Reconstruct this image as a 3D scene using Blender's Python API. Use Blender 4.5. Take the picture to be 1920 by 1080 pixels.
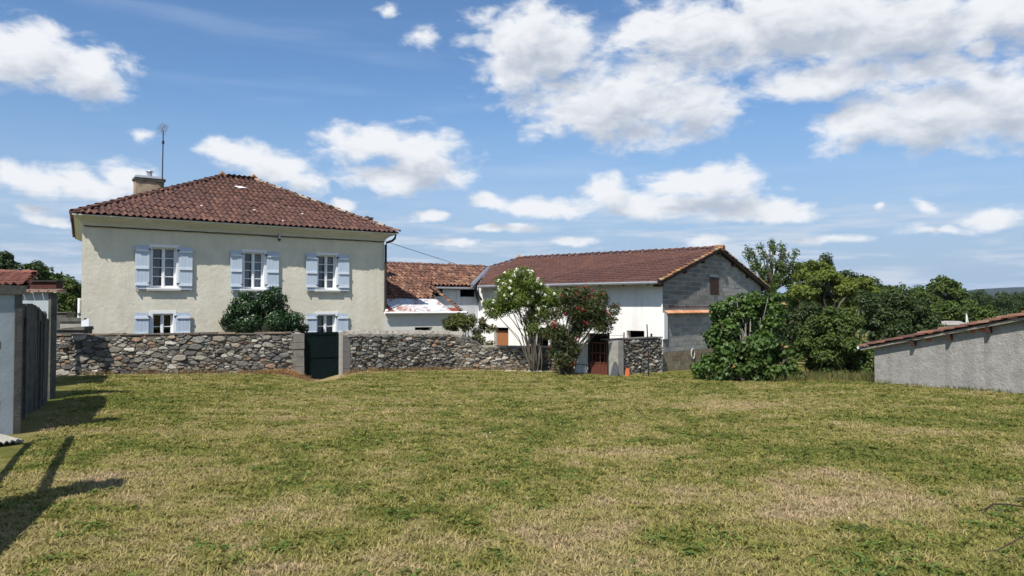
import bpy, bmesh, math, random
import numpy as np
from mathutils import Vector, Matrix

random.seed(11)
RNG = np.random.default_rng(11)
for o in list(bpy.data.objects): bpy.data.objects.remove(o)
SC = bpy.context.scene
COL = SC.collection

# ------------------------------------------------------------------ camera
F = 1420.0; PITCH = math.atan(35 / F); EYE = 1.7
cam_d = bpy.data.cameras.new('camera'); cam = bpy.data.objects.new('camera', cam_d); COL.objects.link(cam)
cam_d.sensor_width = 36; cam_d.lens = F / 1920 * 36; cam_d.clip_start = 0.05; cam_d.clip_end = 20000
cam.location = (0, 0, EYE); cam.rotation_euler = (math.pi / 2 + PITCH, 0, 0)
SC.camera = cam
SC.render.resolution_x = 1024; SC.render.resolution_y = 576
SC.view_settings.view_transform = 'Standard'; SC.view_settings.look = 'None'
SC.view_settings.exposure = 0.30; SC.view_settings.gamma = 1.0
SC.view_settings.use_curve_mapping = False

# ------------------------------------------------------------------ sun
SUN_H = np.array([-0.40, -0.917]); SUN_H /= np.linalg.norm(SUN_H); SUN_EL = math.radians(52.5)
sd = bpy.data.lights.new('sun', 'SUN'); sd.energy = 5.0; sd.angle = math.radians(0.53); sd.color = (1, 0.95, 0.87)
so = bpy.data.objects.new('sun', sd); COL.objects.link(so)
sv = Vector((SUN_H[0] * math.cos(SUN_EL), SUN_H[1] * math.cos(SUN_EL), math.sin(SUN_EL)))
so.rotation_euler = sv.to_track_quat('Z', 'Y').to_euler(); so.location = (-20, -20, 40)

# ------------------------------------------------------------------ pixel -> place helpers
CAM = np.array([0, 0, EYE])
def ray(px, py):
    xc = (px - 960) / F; yc = (540 - py) / F
    return np.array([xc, math.cos(PITCH) - yc * math.sin(PITCH), math.sin(PITCH) + yc * math.cos(PITCH)])
def atY(px, py, Y):
    d = ray(px, py); return CAM + d * (Y / d[1])
def onplane(px, py, p0, n):
    d = ray(px, py); n = np.array(n, float)
    return CAM + d * (np.dot(np.array(p0) - CAM, n) / np.dot(d, n))

# ------------------------------------------------------------------ world: Nishita sky and cumulus clouds
W = bpy.data.worlds.new('World'); SC.world = W; W.use_nodes = True
def build_world():
    nt = W.node_tree; nt.nodes.clear(); L = nt.links
    def N(t, tree=nt, **k):
        n = tree.nodes.new(t)
        for a, b in k.items(): setattr(n, a, b)
        return n
    def math_(op, a, b=None, tree=nt, c=None, clamp=False):
        n = tree.nodes.new('ShaderNodeMath'); n.operation = op; n.use_clamp = clamp
        for i, v in enumerate((a, b, c)):
            if v is None: continue
            if isinstance(v, (int, float)): n.inputs[i].default_value = v
            else: tree.links.new(v, n.inputs[i])
        return n.outputs[0]
    def sstep(v, lo, hi, tree=nt, o0=0.0, o1=1.0):
        n = tree.nodes.new('ShaderNodeMapRange'); n.interpolation_type = 'SMOOTHSTEP'
        tree.links.new(v, n.inputs[0])
        for i, x in zip((1, 2, 3, 4), (lo, hi, o0, o1)): n.inputs[i].default_value = x
        return n.outputs[0]
    # ---- cloud density group: input (azimuth, elevation, 0)
    g = bpy.data.node_groups.new('cloud_density', 'ShaderNodeTree')
    g.interface.new_socket('ae', in_out='INPUT', socket_type='NodeSocketVector')
    g.interface.new_socket('d', in_out='OUTPUT', socket_type='NodeSocketFloat')
    gi = g.nodes.new('NodeGroupInput'); go = g.nodes.new('NodeGroupOutput')
    blobs = [(60, 105, 130, 60, -0.04), (150, 130, 110, 58, -0.04), (1010, 90, 125, 80, -0.04), (975, 130, 90, 50), (1150, 190, 190, 78, -0.04), (1290, 205, 110, 72, -0.04),
             (1300, 60, 170, 75, -0.04), (1480, 50, 240, 80, -0.04), (1660, 60, 260, 80, -0.04), (1850, 30, 200, 60, -0.04), (1560, 150, 170, 38),
             (1610, 228, 100, 46, -0.04), (1740, 215, 170, 68, -0.04), (1880, 190, 130, 85, -0.04), (1760, 130, 150, 35), (1845, 92, 36, 26),
             (795, 62, 44, 36, 0.3), (735, 14, 38, 20, 0.45), (690, 265, 110, 36), (790, 290, 90, 55, -0.04), (740, 340, 110, 34), (850, 330, 60, 28, 0.3), (420, 281, 52, 22),
             (500, 310, 90, 42), (580, 345, 80, 38, 0.2), (240, 325, 60, 28), (170, 345, 110, 34, -0.04), (60, 345, 100, 30),
             (800, 411, 42, 12), (1020, 388, 95, 24), (920, 375, 52, 20), (1130, 358, 56, 38, -0.04), (1190, 375, 90, 36), (1320, 345, 140, 34, -0.04), (1300, 385, 130, 26),
             (1400, 400, 120, 28), (1460, 410, 80, 18), (1860, 402, 60, 22), (1735, 386, 32, 18, 0.25), (1640, 385, 24, 12, 0.3),
             (255, 240, 46, 26, 0.5), (650, 392, 34, 15, 0.1), (980, 430, 46, 12), (915, 434, 22, 10), (100, 415, 70, 16, 0.35), (60, 395, 60, 16, 0.4), (1560, 455, 90, 13, 0.2), (1340, 452, 80, 12, 0.2), (1080, 456, 70, 11, 0.2), (1760, 430, 90, 14, 0.25), (860, 460, 40, 9)]
    cur = None
    wn_ = g.nodes.new('ShaderNodeTexNoise'); wn_.inputs['Scale'].default_value = 11; wn_.inputs['Detail'].default_value = 4; g.links.new(gi.outputs[0], wn_.inputs['Vector'])
    wv = g.nodes.new('ShaderNodeVectorMath'); wv.operation = 'MULTIPLY_ADD'; g.links.new(wn_.outputs['Color'], wv.inputs[0]); wv.inputs[1].default_value = (0.07, 0.04, 0); wv.inputs[2].default_value = (-0.035, -0.02, 0)
    wa = g.nodes.new('ShaderNodeVectorMath'); wa.operation = 'ADD'; g.links.new(gi.outputs[0], wa.inputs[0]); g.links.new(wv.outputs[0], wa.inputs[1])
    for bl in blobs:
        bx, by, rx, ry = bl[:4]; rx *= 1.1; ry *= 1.12
        d = ray(bx, by); d /= np.linalg.norm(d)
        az = math.atan2(d[0], d[1]); el = math.asin(d[2]); c2 = math.cos(az)
        ix = F / (rx * c2 * c2); iy = F / (ry * c2)
        m = g.nodes.new('ShaderNodeVectorMath'); m.operation = 'MULTIPLY_ADD'
        g.links.new(wa.outputs[0], m.inputs[0]); m.inputs[1].default_value = (ix, iy, 0); m.inputs[2].default_value = (-az * ix, -el * iy, 0)
        ln = g.nodes.new('ShaderNodeVectorMath'); ln.operation = 'LENGTH'; g.links.new(m.outputs[0], ln.inputs[0])
        v = ln.outputs['Value']
        if len(bl) > 4: v = math_('ADD', v, bl[4], tree=g)
        if cur is None: cur = v
        else:
            mn = g.nodes.new('ShaderNodeMath'); mn.operation = 'SMOOTH_MIN'; mn.inputs[2].default_value = 0.14
            g.links.new(cur, mn.inputs[0]); g.links.new(v, mn.inputs[1]); cur = mn.outputs[0]
    # the rest of the sky, all round: the same kind of cumulus from noise
    mp = g.nodes.new('ShaderNodeVectorMath'); mp.operation = 'MULTIPLY'; mp.inputs[1].default_value = (1.0, 2.2, 1)
    g.links.new(gi.outputs[0], mp.inputs[0])
    nb = g.nodes.new('ShaderNodeTexNoise'); nb.inputs['Scale'].default_value = 3.2; nb.inputs['Detail'].default_value = 3
    g.links.new(mp.outputs[0], nb.inputs['Vector'])
    sp = g.nodes.new('ShaderNodeSeparateXYZ'); g.links.new(gi.outputs[0], sp.inputs[0])
    absaz = math_('ABSOLUTE', sp.outputs[0], tree=g)
    outside = math_('MAXIMUM', sstep(absaz, 0.62, 0.8, g), sstep(sp.outputs[1], 0.40, 0.52, g), tree=g)
    gen = math_('MULTIPLY_ADD', nb.outputs['Fac'], -6.0, g, 4.25)
    mixd = g.nodes.new('ShaderNodeMix'); mixd.data_type = 'FLOAT'
    g.links.new(outside, mixd.inputs[0]); g.links.new(cur, mixd.inputs[2]); g.links.new(gen, mixd.inputs[3])
    n1 = g.nodes.new('ShaderNodeTexNoise'); n1.inputs['Scale'].default_value = 19; n1.inputs['Detail'].default_value = 9; n1.inputs['Roughness'].default_value = 0.6; n1.inputs['Distortion'].default_value = 0.25
    mp2 = g.nodes.new('ShaderNodeVectorMath'); mp2.operation = 'MULTIPLY'; mp2.inputs[1].default_value = (1.0, 1.9, 1)
    g.links.new(gi.outputs[0], mp2.inputs[0]); g.links.new(mp2.outputs[0], n1.inputs['Vector'])
    a = math_('MULTIPLY_ADD', n1.outputs['Fac'], 1.9, g, -0.95)
    a = math_('MULTIPLY', a, 1.0, tree=g)
    dd = math_('SUBTRACT', a, mixd.outputs[0], tree=g)
    dd = math_('ADD', dd, 0.95, tree=g)
    g.links.new(dd, go.inputs[0])
    # ---- direction
    tc = N('ShaderNodeTexCoord'); sep = N('ShaderNodeSeparateXYZ'); L.new(tc.outputs['Generated'], sep.inputs[0])
    az = math_('ARCTAN2', sep.outputs[0], sep.outputs[1]); el = math_('ARCSINE', sep.outputs[2])
    def sample(da, de):
        cb = N('ShaderNodeCombineXYZ'); L.new(math_('ADD', az, da), cb.inputs[0]); L.new(math_('ADD', el, de), cb.inputs[1])
        gn = N('ShaderNodeGroup'); gn.node_tree = g; L.new(cb.outputs[0], gn.inputs[0]); return gn.outputs[0], cb.outputs[0]
    d0, ae = sample(0, 0); d1, _ = sample(-0.012, 0.030)
    alpha = sstep(d0, -0.10, 0.56)
    # thin cirrus haze streaks
    cir = N('ShaderNodeTexNoise'); cir.inputs['Scale'].default_value = 5; cir.inputs['Detail'].default_value = 6
    rot = N('ShaderNodeMapping'); rot.inputs['Rotation'].default_value = (0, 0, math.radians(25)); rot.inputs['Scale'].default_value = (0.5, 4.5, 1)
    L.new(ae, rot.inputs[0]); L.new(rot.outputs[0], cir.inputs['Vector'])
    cirrus = sstep(cir.outputs['Fac'], 0.48, 0.80, nt, 0, 0.30)
    # shading: bright sunlit tops, grey bases
    shade = sstep(d1, 0.0, 1.10)
    cr = N('ShaderNodeMix'); cr.data_type = 'RGBA'
    cr.inputs[6].default_value = (0.76, 0.77, 0.79, 1); cr.inputs[7].default_value = (0.41, 0.45, 0.52, 1)
    L.new(shade, cr.inputs[0])
    sky = N('ShaderNodeTexSky'); sky.sky_type = 'NISHITA'; sky.sun_disc = False
    sky.sun_elevation = SUN_EL; sky.sun_rotation = math.atan2(SUN_H[0], SUN_H[1]); sky.altitude = 100
    sky.air_density = 1.0; sky.dust_density = 0.25; sky.ozone_density = 1.6
    scl = N('ShaderNodeVectorMath'); scl.operation = 'SCALE'; scl.inputs['Scale'].default_value = SKY_S
    tint = N('ShaderNodeVectorMath'); tint.operation = 'MULTIPLY'; tint.inputs[1].default_value = (0.75, 0.96, 1.15); L.new(sky.outputs[0], tint.inputs[0])
    L.new(tint.outputs[0], scl.inputs[0])
    air = N('ShaderNodeMix'); air.data_type = 'RGBA'; L.new(sstep(el, 0.0, 0.30, nt, 0.92, 0.0), air.inputs[0]); L.new(scl.outputs[0], air.inputs[6]); air.inputs[7].default_value = (0.30, 0.39, 0.54, 1)
    c1 = N('ShaderNodeMix'); c1.data_type = 'RGBA'; L.new(cirrus, c1.inputs[0]); L.new(air.outputs[2], c1.inputs[6]); c1.inputs[7].default_value = (0.5, 0.6, 0.75, 1)
    st = N('ShaderNodeMapping'); st.inputs['Scale'].default_value = (5.0, 46.0, 1); L.new(ae, st.inputs[0])
    sn_ = N('ShaderNodeTexNoise'); sn_.inputs['Scale'].default_value = 1.0; sn_.inputs['Detail'].default_value = 6; sn_.inputs['Roughness'].default_value = 0.62; L.new(st.outputs[0], sn_.inputs['Vector'])
    sa = math_('MULTIPLY', sstep(sn_.outputs['Fac'], 0.44, 0.64), math_('MULTIPLY', sstep(el, 0.16, 0.07), sstep(el, -0.01, 0.03)))
    c1b = N('ShaderNodeMix'); c1b.data_type = 'RGBA'; L.new(math_('MULTIPLY', sa, 0.8), c1b.inputs[0]); L.new(c1.outputs[2], c1b.inputs[6]); c1b.inputs[7].default_value = (0.58, 0.62, 0.68, 1); c1 = c1b
    # clouds fade into the pale air close to the horizon
    low = sstep(el, 0.0, 0.10, nt, 0.45, 0.95)
    al = math_('MULTIPLY', alpha, low)
    c2 = N('ShaderNodeMix'); c2.data_type = 'RGBA'; L.new(al, c2.inputs[0]); L.new(c1.outputs[2], c2.inputs[6]); L.new(cr.outputs[2], c2.inputs[7])
    bg = N('ShaderNodeBackground'); L.new(c2.outputs[2], bg.inputs[0]); bg.inputs[1].default_value = 1.0
    out = N('ShaderNodeOutputWorld'); L.new(bg.outputs[0], out.inputs[0])
SKY_S = 0.095
build_world()
W.cycles.sampling_method = 'MANUAL'; W.cycles.sample_map_resolution = 512

# ------------------------------------------------------------------ object helpers
WM = {}
def link(o, parent=None, wm=None):
    COL.objects.link(o)
    WM[o] = wm or Matrix.Identity(4)
    if parent is not None:
        o.parent = parent; o.matrix_parent_inverse = WM[parent].inverted()
    o.matrix_basis = WM[o]
    return o
def tag(o, label, cat, group=None, kind=None):
    if label: o['label'] = label
    if cat: o['category'] = cat
    if group: o['group'] = group
    if kind: o['kind'] = kind
    return o
def thing(name, label, cat, loc, group=None):
    o = bpy.data.objects.new(name, None); o.empty_display_size = 0.3
    link(o, None, Matrix.Translation(Vector(loc)))
    return tag(o, label, cat, group)
class MB:
    def __init__(s): s.v = []; s.f = []
    def add(s, vs, fs):
        b = len(s.v); s.v += [tuple(map(float, p)) for p in vs]; s.f += [tuple(b + i for i in f) for f in fs]; return s
    def hexa(s, p):   # 8 points: bottom 4 (ccw), top 4
        return s.add(p, [(3, 2, 1, 0), (4, 5, 6, 7), (0, 1, 5, 4), (1, 2, 6, 5), (2, 3, 7, 6), (3, 0, 4, 7)])
    def box(s, x0, x1, y0, y1, z0, z1):
        return s.hexa([(x0, y0, z0), (x1, y0, z0), (x1, y1, z0), (x0, y1, z0), (x0, y0, z1), (x1, y0, z1), (x1, y1, z1), (x0, y1, z1)])
    def fbox(s, fr, u0, u1, n0, n1, z0, z1):
        return s.hexa([fr.p(u0, n0, z0), fr.p(u1, n0, z0), fr.p(u1, n1, z0), fr.p(u0, n1, z0), fr.p(u0, n0, z1), fr.p(u1, n0, z1), fr.p(u1, n1, z1), fr.p(u0, n1, z1)])
    def bar(s, a, b, w, h=None, up=(0, 0, 1)):
        h = h or w; a = np.array(a, float); b = np.array(b, float); d = b - a; d /= np.linalg.norm(d)
        up = np.array(up, float)
        if abs(np.dot(d, up)) > 0.95: up = np.array([0, 1.0, 0])
        r = np.cross(d, up); r /= np.linalg.norm(r); t = np.cross(r, d)
        c = [(-1, -1), (1, -1), (1, 1), (-1, 1)]
        return s.hexa([a + r * i * w / 2 + t * j * h / 2 for i, j in c] + [b + r * i * w / 2 + t * j * h / 2 for i, j in c])
    def tube(s, pts, rad, n=6):
        pts = [np.array(p, float) for p in pts]
        if isinstance(rad, (int, float)): rad = [rad] * len(pts)
        rings = []
        for i, p in enumerate(pts):
            d = pts[min(i + 1, len(pts) - 1)] - pts[max(i - 1, 0)]; d /= np.linalg.norm(d) + 1e-9
            up = np.array([0, 0, 1.0]) if abs(d[2]) < 0.9 else np.array([1.0, 0, 0])
            r = np.cross(d, up); r /= np.linalg.norm(r); t = np.cross(r, d)
            rings.append([p + (r * math.cos(2 * math.pi * k / n) + t * math.sin(2 * math.pi * k / n)) * rad[i] for k in range(n)])
        vs = [q for r in rings for q in r]; fs = []
        for i in range(len(pts) - 1):
            for k in range(n):
                fs.append((i * n + k, i * n + (k + 1) % n, (i + 1) * n + (k + 1) % n, (i + 1) * n + k))
        fs.append(tuple(range(n - 1, -1, -1))); m = (len(pts) - 1) * n; fs.append(tuple(m + k for k in range(n)))
        return s.add(vs, fs)
    def prism(s, poly, f0, f1):  # poly in 2D, f0/f1 map 2D -> 3D (back, front)
        k = len(poly); vs = [f0(*p) for p in poly] + [f1(*p) for p in poly]
        fs = [tuple(range(k - 1, -1, -1)), tuple(range(k, 2 * k))] + [(i, (i + 1) % k, k + (i + 1) % k, k + i) for i in range(k)]
        return s.add(vs, fs)
    def mesh(s, name, mat, smooth=False, recalc=True):
        me = bpy.data.meshes.new(name); me.from_pydata(s.v, [], s.f)
        if recalc:
            bm = bmesh.new(); bm.from_mesh(me); bmesh.ops.recalc_face_normals(bm, faces=bm.faces); bm.to_mesh(me); bm.free()
        if smooth: me.shade_smooth()
        if mat: me.materials.append(mat)
        return me
    def build(s, name, mat, parent=None, smooth=False, label=None, cat=None, group=None, kind=None):
        o = bpy.data.objects.new(name, s.mesh(name, mat, smooth)); link(o, parent)
        return tag(o, label, cat, group, kind)
class Frame:
    def __init__(s, o, u, n): s.o = np.array([o[0], o[1], 0.0]); s.u = np.array([u[0], u[1], 0.0]); s.n = np.array([n[0], n[1], 0.0])
    def p(s, u, n, z): q = s.o + s.u * u + s.n * n; return (q[0], q[1], z)
    def uz(s, px, py, n=0):
        q = onplane(px, py, s.o + s.n * n, s.n); return float(np.dot(q - s.o, s.u)), float(q[2])
def npmesh(name, V, Q, mat, parent=None, smooth=False, label=None, cat=None, kind=None, group=None):
    """numpy verts (N,3) + faces (M,k)"""
    V = np.asarray(V, np.float32); Q = np.asarray(Q, np.int32); k = Q.shape[1]
    me = bpy.data.meshes.new(name); me.vertices.add(len(V)); me.vertices.foreach_set('co', V.ravel())
    me.loops.add(Q.size); me.loops.foreach_set('vertex_index', Q.ravel())
    me.polygons.add(len(Q)); me.polygons.foreach_set('loop_start', np.arange(0, Q.size, k, dtype=np.int32))
    me.polygons.foreach_set('loop_total', np.full(len(Q), k, np.int32))
    me.update(calc_edges=True)
    if smooth: me.shade_smooth()
    if mat: me.materials.append(mat)
    o = bpy.data.objects.new(name, me); link(o, parent); return tag(o, label, cat, group, kind)

# ------------------------------------------------------------------ materials
def _nt(name):
    m = bpy.data.materials.new(name); m.use_nodes = True; nt = m.node_tree; b = nt.nodes['Principled BSDF']
    return m, nt, b
def rgba(c): return (c[0], c[1], c[2], 1)
def noise_node(nt, scale, detail=5, rough=0.6, vec=None, dist=0):
    n = nt.nodes.new('ShaderNodeTexNoise'); n.inputs['Scale'].default_value = scale; n.inputs['Detail'].default_value = detail
    n.inputs['Roughness'].default_value = rough; n.inputs['Distortion'].default_value = dist
    if vec is not None: nt.links.new(vec, n.inputs['Vector'])
    return n.outputs['Fac']
def ramp(nt, fac, stops, interp='LINEAR'):
    r = nt.nodes.new('ShaderNodeValToRGB'); r.color_ramp.interpolation = interp; e = r.color_ramp.elements
    while len(e) < len(stops): e.new(0.5)
    for el, (p, c) in zip(e, stops): el.position = p; el.color = rgba(c)
    nt.links.new(fac, r.inputs[0]); return r.outputs[0]
def mix(nt, fac, a, b, mode='MIX'):
    m = nt.nodes.new('ShaderNodeMix'); m.data_type = 'RGBA'; m.blend_type = mode
    for i, v in ((0, fac), (6, a), (7, b)):
        if isinstance(v, (int, float)): m.inputs[i].default_value = v
        elif isinstance(v, tuple): m.inputs[i].default_value = rgba(v)
        else: nt.links.new(v, m.inputs[i])
    return m.outputs[2]
def maprange(nt, v, a, b, c=0.0, d=1.0):
    n = nt.nodes.new('ShaderNodeMapRange'); nt.links.new(v, n.inputs[0])
    for i, x in zip((1, 2, 3, 4), (a, b, c, d)): n.inputs[i].default_value = x
    return n.outputs[0]
def nmath(nt, op, a, b=0.0):
    n = nt.nodes.new('ShaderNodeMath'); n.operation = op
    for i, v in enumerate((a, b)):
        if isinstance(v, (int, float)): n.inputs[i].default_value = v
        else: nt.links.new(v, n.inputs[i])
    return n.outputs[0]
def pos(nt, scale=None):
    g = nt.nodes.new('ShaderNodeNewGeometry').outputs['Position']
    if scale:
        m = nt.nodes.new('ShaderNodeVectorMath'); m.operation = 'MULTIPLY'; nt.links.new(g, m.inputs[0]); m.inputs[1].default_value = scale; g = m.outputs[0]
    return g
def rnd(nt):
    oi = nt.nodes.new('ShaderNodeObjectInfo').outputs['Random']; gi = nt.nodes.new('ShaderNodeNewGeometry').outputs['Random Per Island']
    return nmath(nt, 'FRACT', nmath(nt, 'ADD', oi, gi))
def bump(nt, b, h, strength, dist=0.02):
    n = nt.nodes.new('ShaderNodeBump'); n.inputs['Strength'].default_value = strength; n.inputs['Distance'].default_value = dist
    nt.links.new(h, n.inputs['Height']); nt.links.new(n.outputs[0], b.inputs['Normal'])
def surf(name, base, rough=0.85, var=0.12, scale=6, stain=None, stain_amt=0.5, stain_scale=1.2, bmp=0.3, bscale=40, bdist=0.01, spec=0.25, metal=0.0, stretch=None, streak=None):
    m, nt, b = _nt(name); P = pos(nt, stretch)
    f = noise_node(nt, scale, 6, 0.6, P)
    lo = tuple(c * (1 - var) for c in base); hi = tuple(min(1, c * (1 + var)) for c in base)
    c = ramp(nt, f, [(0.3, lo), (0.7, hi)])
    if stain:
        sf = noise_node(nt, stain_scale, 8, 0.65, P, 0.4)
        c = mix(nt, maprange(nt, sf, 0.5, 0.72, 0, stain_amt), c, stain)
    if streak:
        c = mix(nt, maprange(nt, noise_node(nt, 1.0, 7, 0.7, pos(nt, (2.6, 2.6, 0.22))), 0.48, 0.74, 0, streak[1]), c, streak[0])
    nt.links.new(c, b.inputs['Base Color']); b.inputs['Roughness'].default_value = rough
    b.inputs['Specular IOR Level'].default_value = spec; b.inputs['Metallic'].default_value = metal
    if bmp: bump(nt, b, noise_node(nt, bscale, 6, 0.65, pos(nt)), bmp, bdist)
    return m
def pieces(name, palette, rough=0.85, nscale=25, namt=0.35, lichen=None, lichen_amt=0.6, lichen_scale=9, lichen_lo=0.6, bmp=0.4, bscale=60, bdist=0.006, spec=0.2, patch=None):
    """material for many alike pieces: each gets its own colour from the palette"""
    m, nt, b = _nt(name); r = rnd(nt)
    n = len(palette); c = ramp(nt, r, [(i / n, p) for i, p in enumerate(palette)], 'CONSTANT')
    f = noise_node(nt, nscale, 6, 0.65, pos(nt))
    c = mix(nt, 1.0, c, ramp(nt, f, [(0.25, (1 - namt,) * 3), (0.75, (1 + namt * 0.6,) * 3)]), 'MULTIPLY')
    if patch:  # slow drift over the whole surface
        pf = noise_node(nt, 0.6, 4, 0.6, pos(nt)); c = mix(nt, maprange(nt, pf, 0.42, 0.66, 0, patch[1]), c, patch[0])
    if lichen:
        lf = noise_node(nt, lichen_scale, 5, 0.7, pos(nt)); c = mix(nt, maprange(nt, lf, lichen_lo, lichen_lo + 0.1, 0, lichen_amt), c, lichen)
    nt.links.new(c, b.inputs['Base Color']); b.inputs['Roughness'].default_value = rough; b.inputs['Specular IOR Level'].default_value = spec
    bump(nt, b, noise_node(nt, bscale, 5, 0.6, pos(nt)), bmp, bdist)
    return m
def leafmat(name, cols, trans=0.3, rough=0.5, spec=0.35):
    m, nt, b = _nt(name); r = rnd(nt)
    c = ramp(nt, r, [(i / max(1, len(cols) - 1), p) for i, p in enumerate(cols)])
    f = noise_node(nt, 1.3, 3, 0.6, pos(nt))
    c = mix(nt, 1.0, c, ramp(nt, f, [(0.3, (0.75,) * 3), (0.7, (1.2,) * 3)]), 'MULTIPLY')
    nt.links.new(c, b.inputs['Base Color']); b.inputs['Roughness'].default_value = rough; b.inputs['Specular IOR Level'].default_value = spec
    t = nt.nodes.new('ShaderNodeBsdfTranslucent'); tc = mix(nt, 1.0, c, (1.25, 1.25, 0.55), 'MULTIPLY'); nt.links.new(tc, t.inputs[0])
    ms = nt.nodes.new('ShaderNodeMixShader'); ms.inputs[0].default_value = trans
    nt.links.new(b.outputs[0], ms.inputs[1]); nt.links.new(t.outputs[0], ms.inputs[2])
    nt.links.new(ms.outputs[0], nt.nodes['Material Output'].inputs[0]); return m
def glassmat():
    m, nt, b = _nt('window_glass'); nt.nodes.remove(b)
    t = nt.nodes.new('ShaderNodeBsdfTransparent'); t.inputs[0].default_value = (0.86, 0.89, 0.9, 1)
    g = nt.nodes.new('ShaderNodeBsdfGlossy'); g.inputs['Roughness'].default_value = 0.03
    fr = nt.nodes.new('ShaderNodeFresnel'); fr.inputs[0].default_value = 1.6
    ms = nt.nodes.new('ShaderNodeMixShader'); nt.links.new(fr.outputs[0], ms.inputs[0]); nt.links.new(t.outputs[0], ms.inputs[1]); nt.links.new(g.outputs[0], ms.inputs[2])
    nt.links.new(ms.outputs[0], nt.nodes['Material Output'].inputs[0]); return m
MT = {}
MT['plaster'] = surf('cream_plaster', (0.66, 0.622, 0.51), 0.9, 0.07, 2.0, (0.53, 0.48, 0.38), 0.5, 0.8, 0.5, 7, 0.03, streak=((0.44, 0.41, 0.33), 0.35))
MT['cornice'] = surf('cornice_render', (0.66, 0.65, 0.60), 0.85, 0.05, 3, (0.42, 0.38, 0.3), 0.4, 1.2, 0.1)
MT['trim'] = surf('pale_paint', (0.76, 0.78, 0.80), 0.55, 0.03, 8, None, bmp=0.05)
MT['blue'] = surf('pale_blue_paint', (0.47, 0.545, 0.635), 0.5, 0.06, 10, (0.38, 0.44, 0.51), 0.4, 3, 0.08, stretch=(1, 1, 0.3))
MT['bluelt'] = surf('light_batten_paint', (0.66, 0.70, 0.75), 0.5, 0.04, 10, None, bmp=0.05)
MT['sill'] = surf('sill_white', (0.80, 0.79, 0.76), 0.6, 0.04, 8, None, bmp=0.1)
MT['glass'] = glassmat()
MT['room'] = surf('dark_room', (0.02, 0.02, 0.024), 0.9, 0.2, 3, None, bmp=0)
MT['curtain'] = surf('net_curtain', (0.26, 0.275, 0.32), 0.9, 0.12, 14, None, bmp=0.0, stretch=(6, 6, 0.2))
MT['dark_metal'] = surf('dark_brown_metal', (0.035, 0.03, 0.03), 0.5, 0.2, 12, None, bmp=0.1)
MT['black'] = surf('black_paint', (0.018, 0.018, 0.02), 0.6, 0.2, 12, None, bmp=0.1)
MT['zinc'] = surf('zinc', (0.42, 0.43, 0.45), 0.4, 0.12, 8, (0.3, 0.28, 0.26), 0.5, 4, 0.1, metal=0.6, spec=0.5)
MT['tile_house'] = pieces('aged_red_tile', [(0.118, 0.061, 0.049), (0.104, 0.055, 0.046), (0.130, 0.065, 0.051), (0.094, 0.052, 0.045), (0.148, 0.074, 0.056), (0.115, 0.060, 0.049), (0.102, 0.055, 0.046), (0.165, 0.086, 0.064)], namt=0.28, lichen=(0.26, 0.21, 0.16), lichen_amt=0.45, lichen_lo=0.66, patch=((0.095, 0.052, 0.042), 0.6))
MT['tile_orange'] = pieces('old_orange_tile', [(0.20, 0.095, 0.062), (0.155, 0.075, 0.054), (0.25, 0.122, 0.078), (0.12, 0.066, 0.052), (0.18, 0.088, 0.06), (0.28, 0.165, 0.11), (0.14, 0.07, 0.052)], lichen=(0.34, 0.28, 0.20), lichen_amt=0.6, lichen_lo=0.62, patch=((0.12, 0.07, 0.055), 0.4))
MT['tile_barn'] = pieces('brown_tile', [(0.112, 0.054, 0.044), (0.100, 0.050, 0.043), (0.122, 0.058, 0.046), (0.092, 0.048, 0.042), (0.135, 0.068, 0.054)], lichen=(0.33, 0.25, 0.19), lichen_amt=0.55, lichen_lo=0.63, lichen_scale=14, patch=((0.12, 0.062, 0.052), 0.5))
MT['tile_ridge'] = pieces('ridge_tile_orange', [(0.34, 0.17, 0.085), (0.26, 0.12, 0.07), (0.42, 0.24, 0.10), (0.22, 0.11, 0.07), (0.38, 0.27, 0.16)], lichen=(0.42, 0.30, 0.10), lichen_amt=0.6, lichen_lo=0.55)
MT['tile_pale'] = pieces('bleached_tile', [(0.42, 0.38, 0.33), (0.20, 0.13, 0.10), (0.5, 0.46, 0.42), (0.14, 0.09, 0.075)])
MT['tile_hip'] = pieces('mortared_tile', [(0.30, 0.22, 0.17), (0.16, 0.085, 0.062), (0.36, 0.29, 0.23), (0.20, 0.11, 0.08), (0.13, 0.075, 0.06)])
MT['mortar_white'] = surf('white_mortar', (0.6, 0.57, 0.52), 0.9, 0.1, 10)
MT['deck'] = surf('roof_deck', (0.05, 0.03, 0.025), 0.9, 0.2, 5)
MT['wood_dark'] = surf('dark_brown_wood', (0.055, 0.03, 0.022), 0.75, 0.3, 8, None, bmp=0.3, stretch=(1, 1, 6))
MT['stone'] = pieces('rubble_stone', [(0.22, 0.20, 0.165), (0.14, 0.130, 0.112), (0.30, 0.277, 0.23), (0.16, 0.152, 0.132), (0.36, 0.335, 0.285), (0.20, 0.168, 0.13), (0.095, 0.09, 0.085), (0.25, 0.21, 0.16), (0.18, 0.17, 0.155), (0.42, 0.395, 0.345), (0.23, 0.155, 0.105), (0.14, 0.132, 0.12)], nscale=14, namt=0.5, lichen=(0.36, 0.35, 0.31), lichen_amt=0.5, lichen_lo=0.6, lichen_scale=7, bmp=0.7, bscale=30, bdist=0.015)
MT['mortar'] = surf('earth_mortar', (0.135, 0.113, 0.088), 0.95, 0.3, 9, (0.19, 0.155, 0.12), 0.6, 2.5, 0.8, 30, 0.02)
MT['cap'] = surf('weathered_cap', (0.30, 0.275, 0.235), 0.95, 0.25, 9, (0.14, 0.125, 0.11), 0.75, 2.6, 0.9, 22, 0.03)
MT['dressed'] = surf('dressed_stone', (0.25, 0.225, 0.19), 0.95, 0.2, 7, (0.14, 0.13, 0.115), 0.6, 2, 0.6, 24, 0.015)
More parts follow.
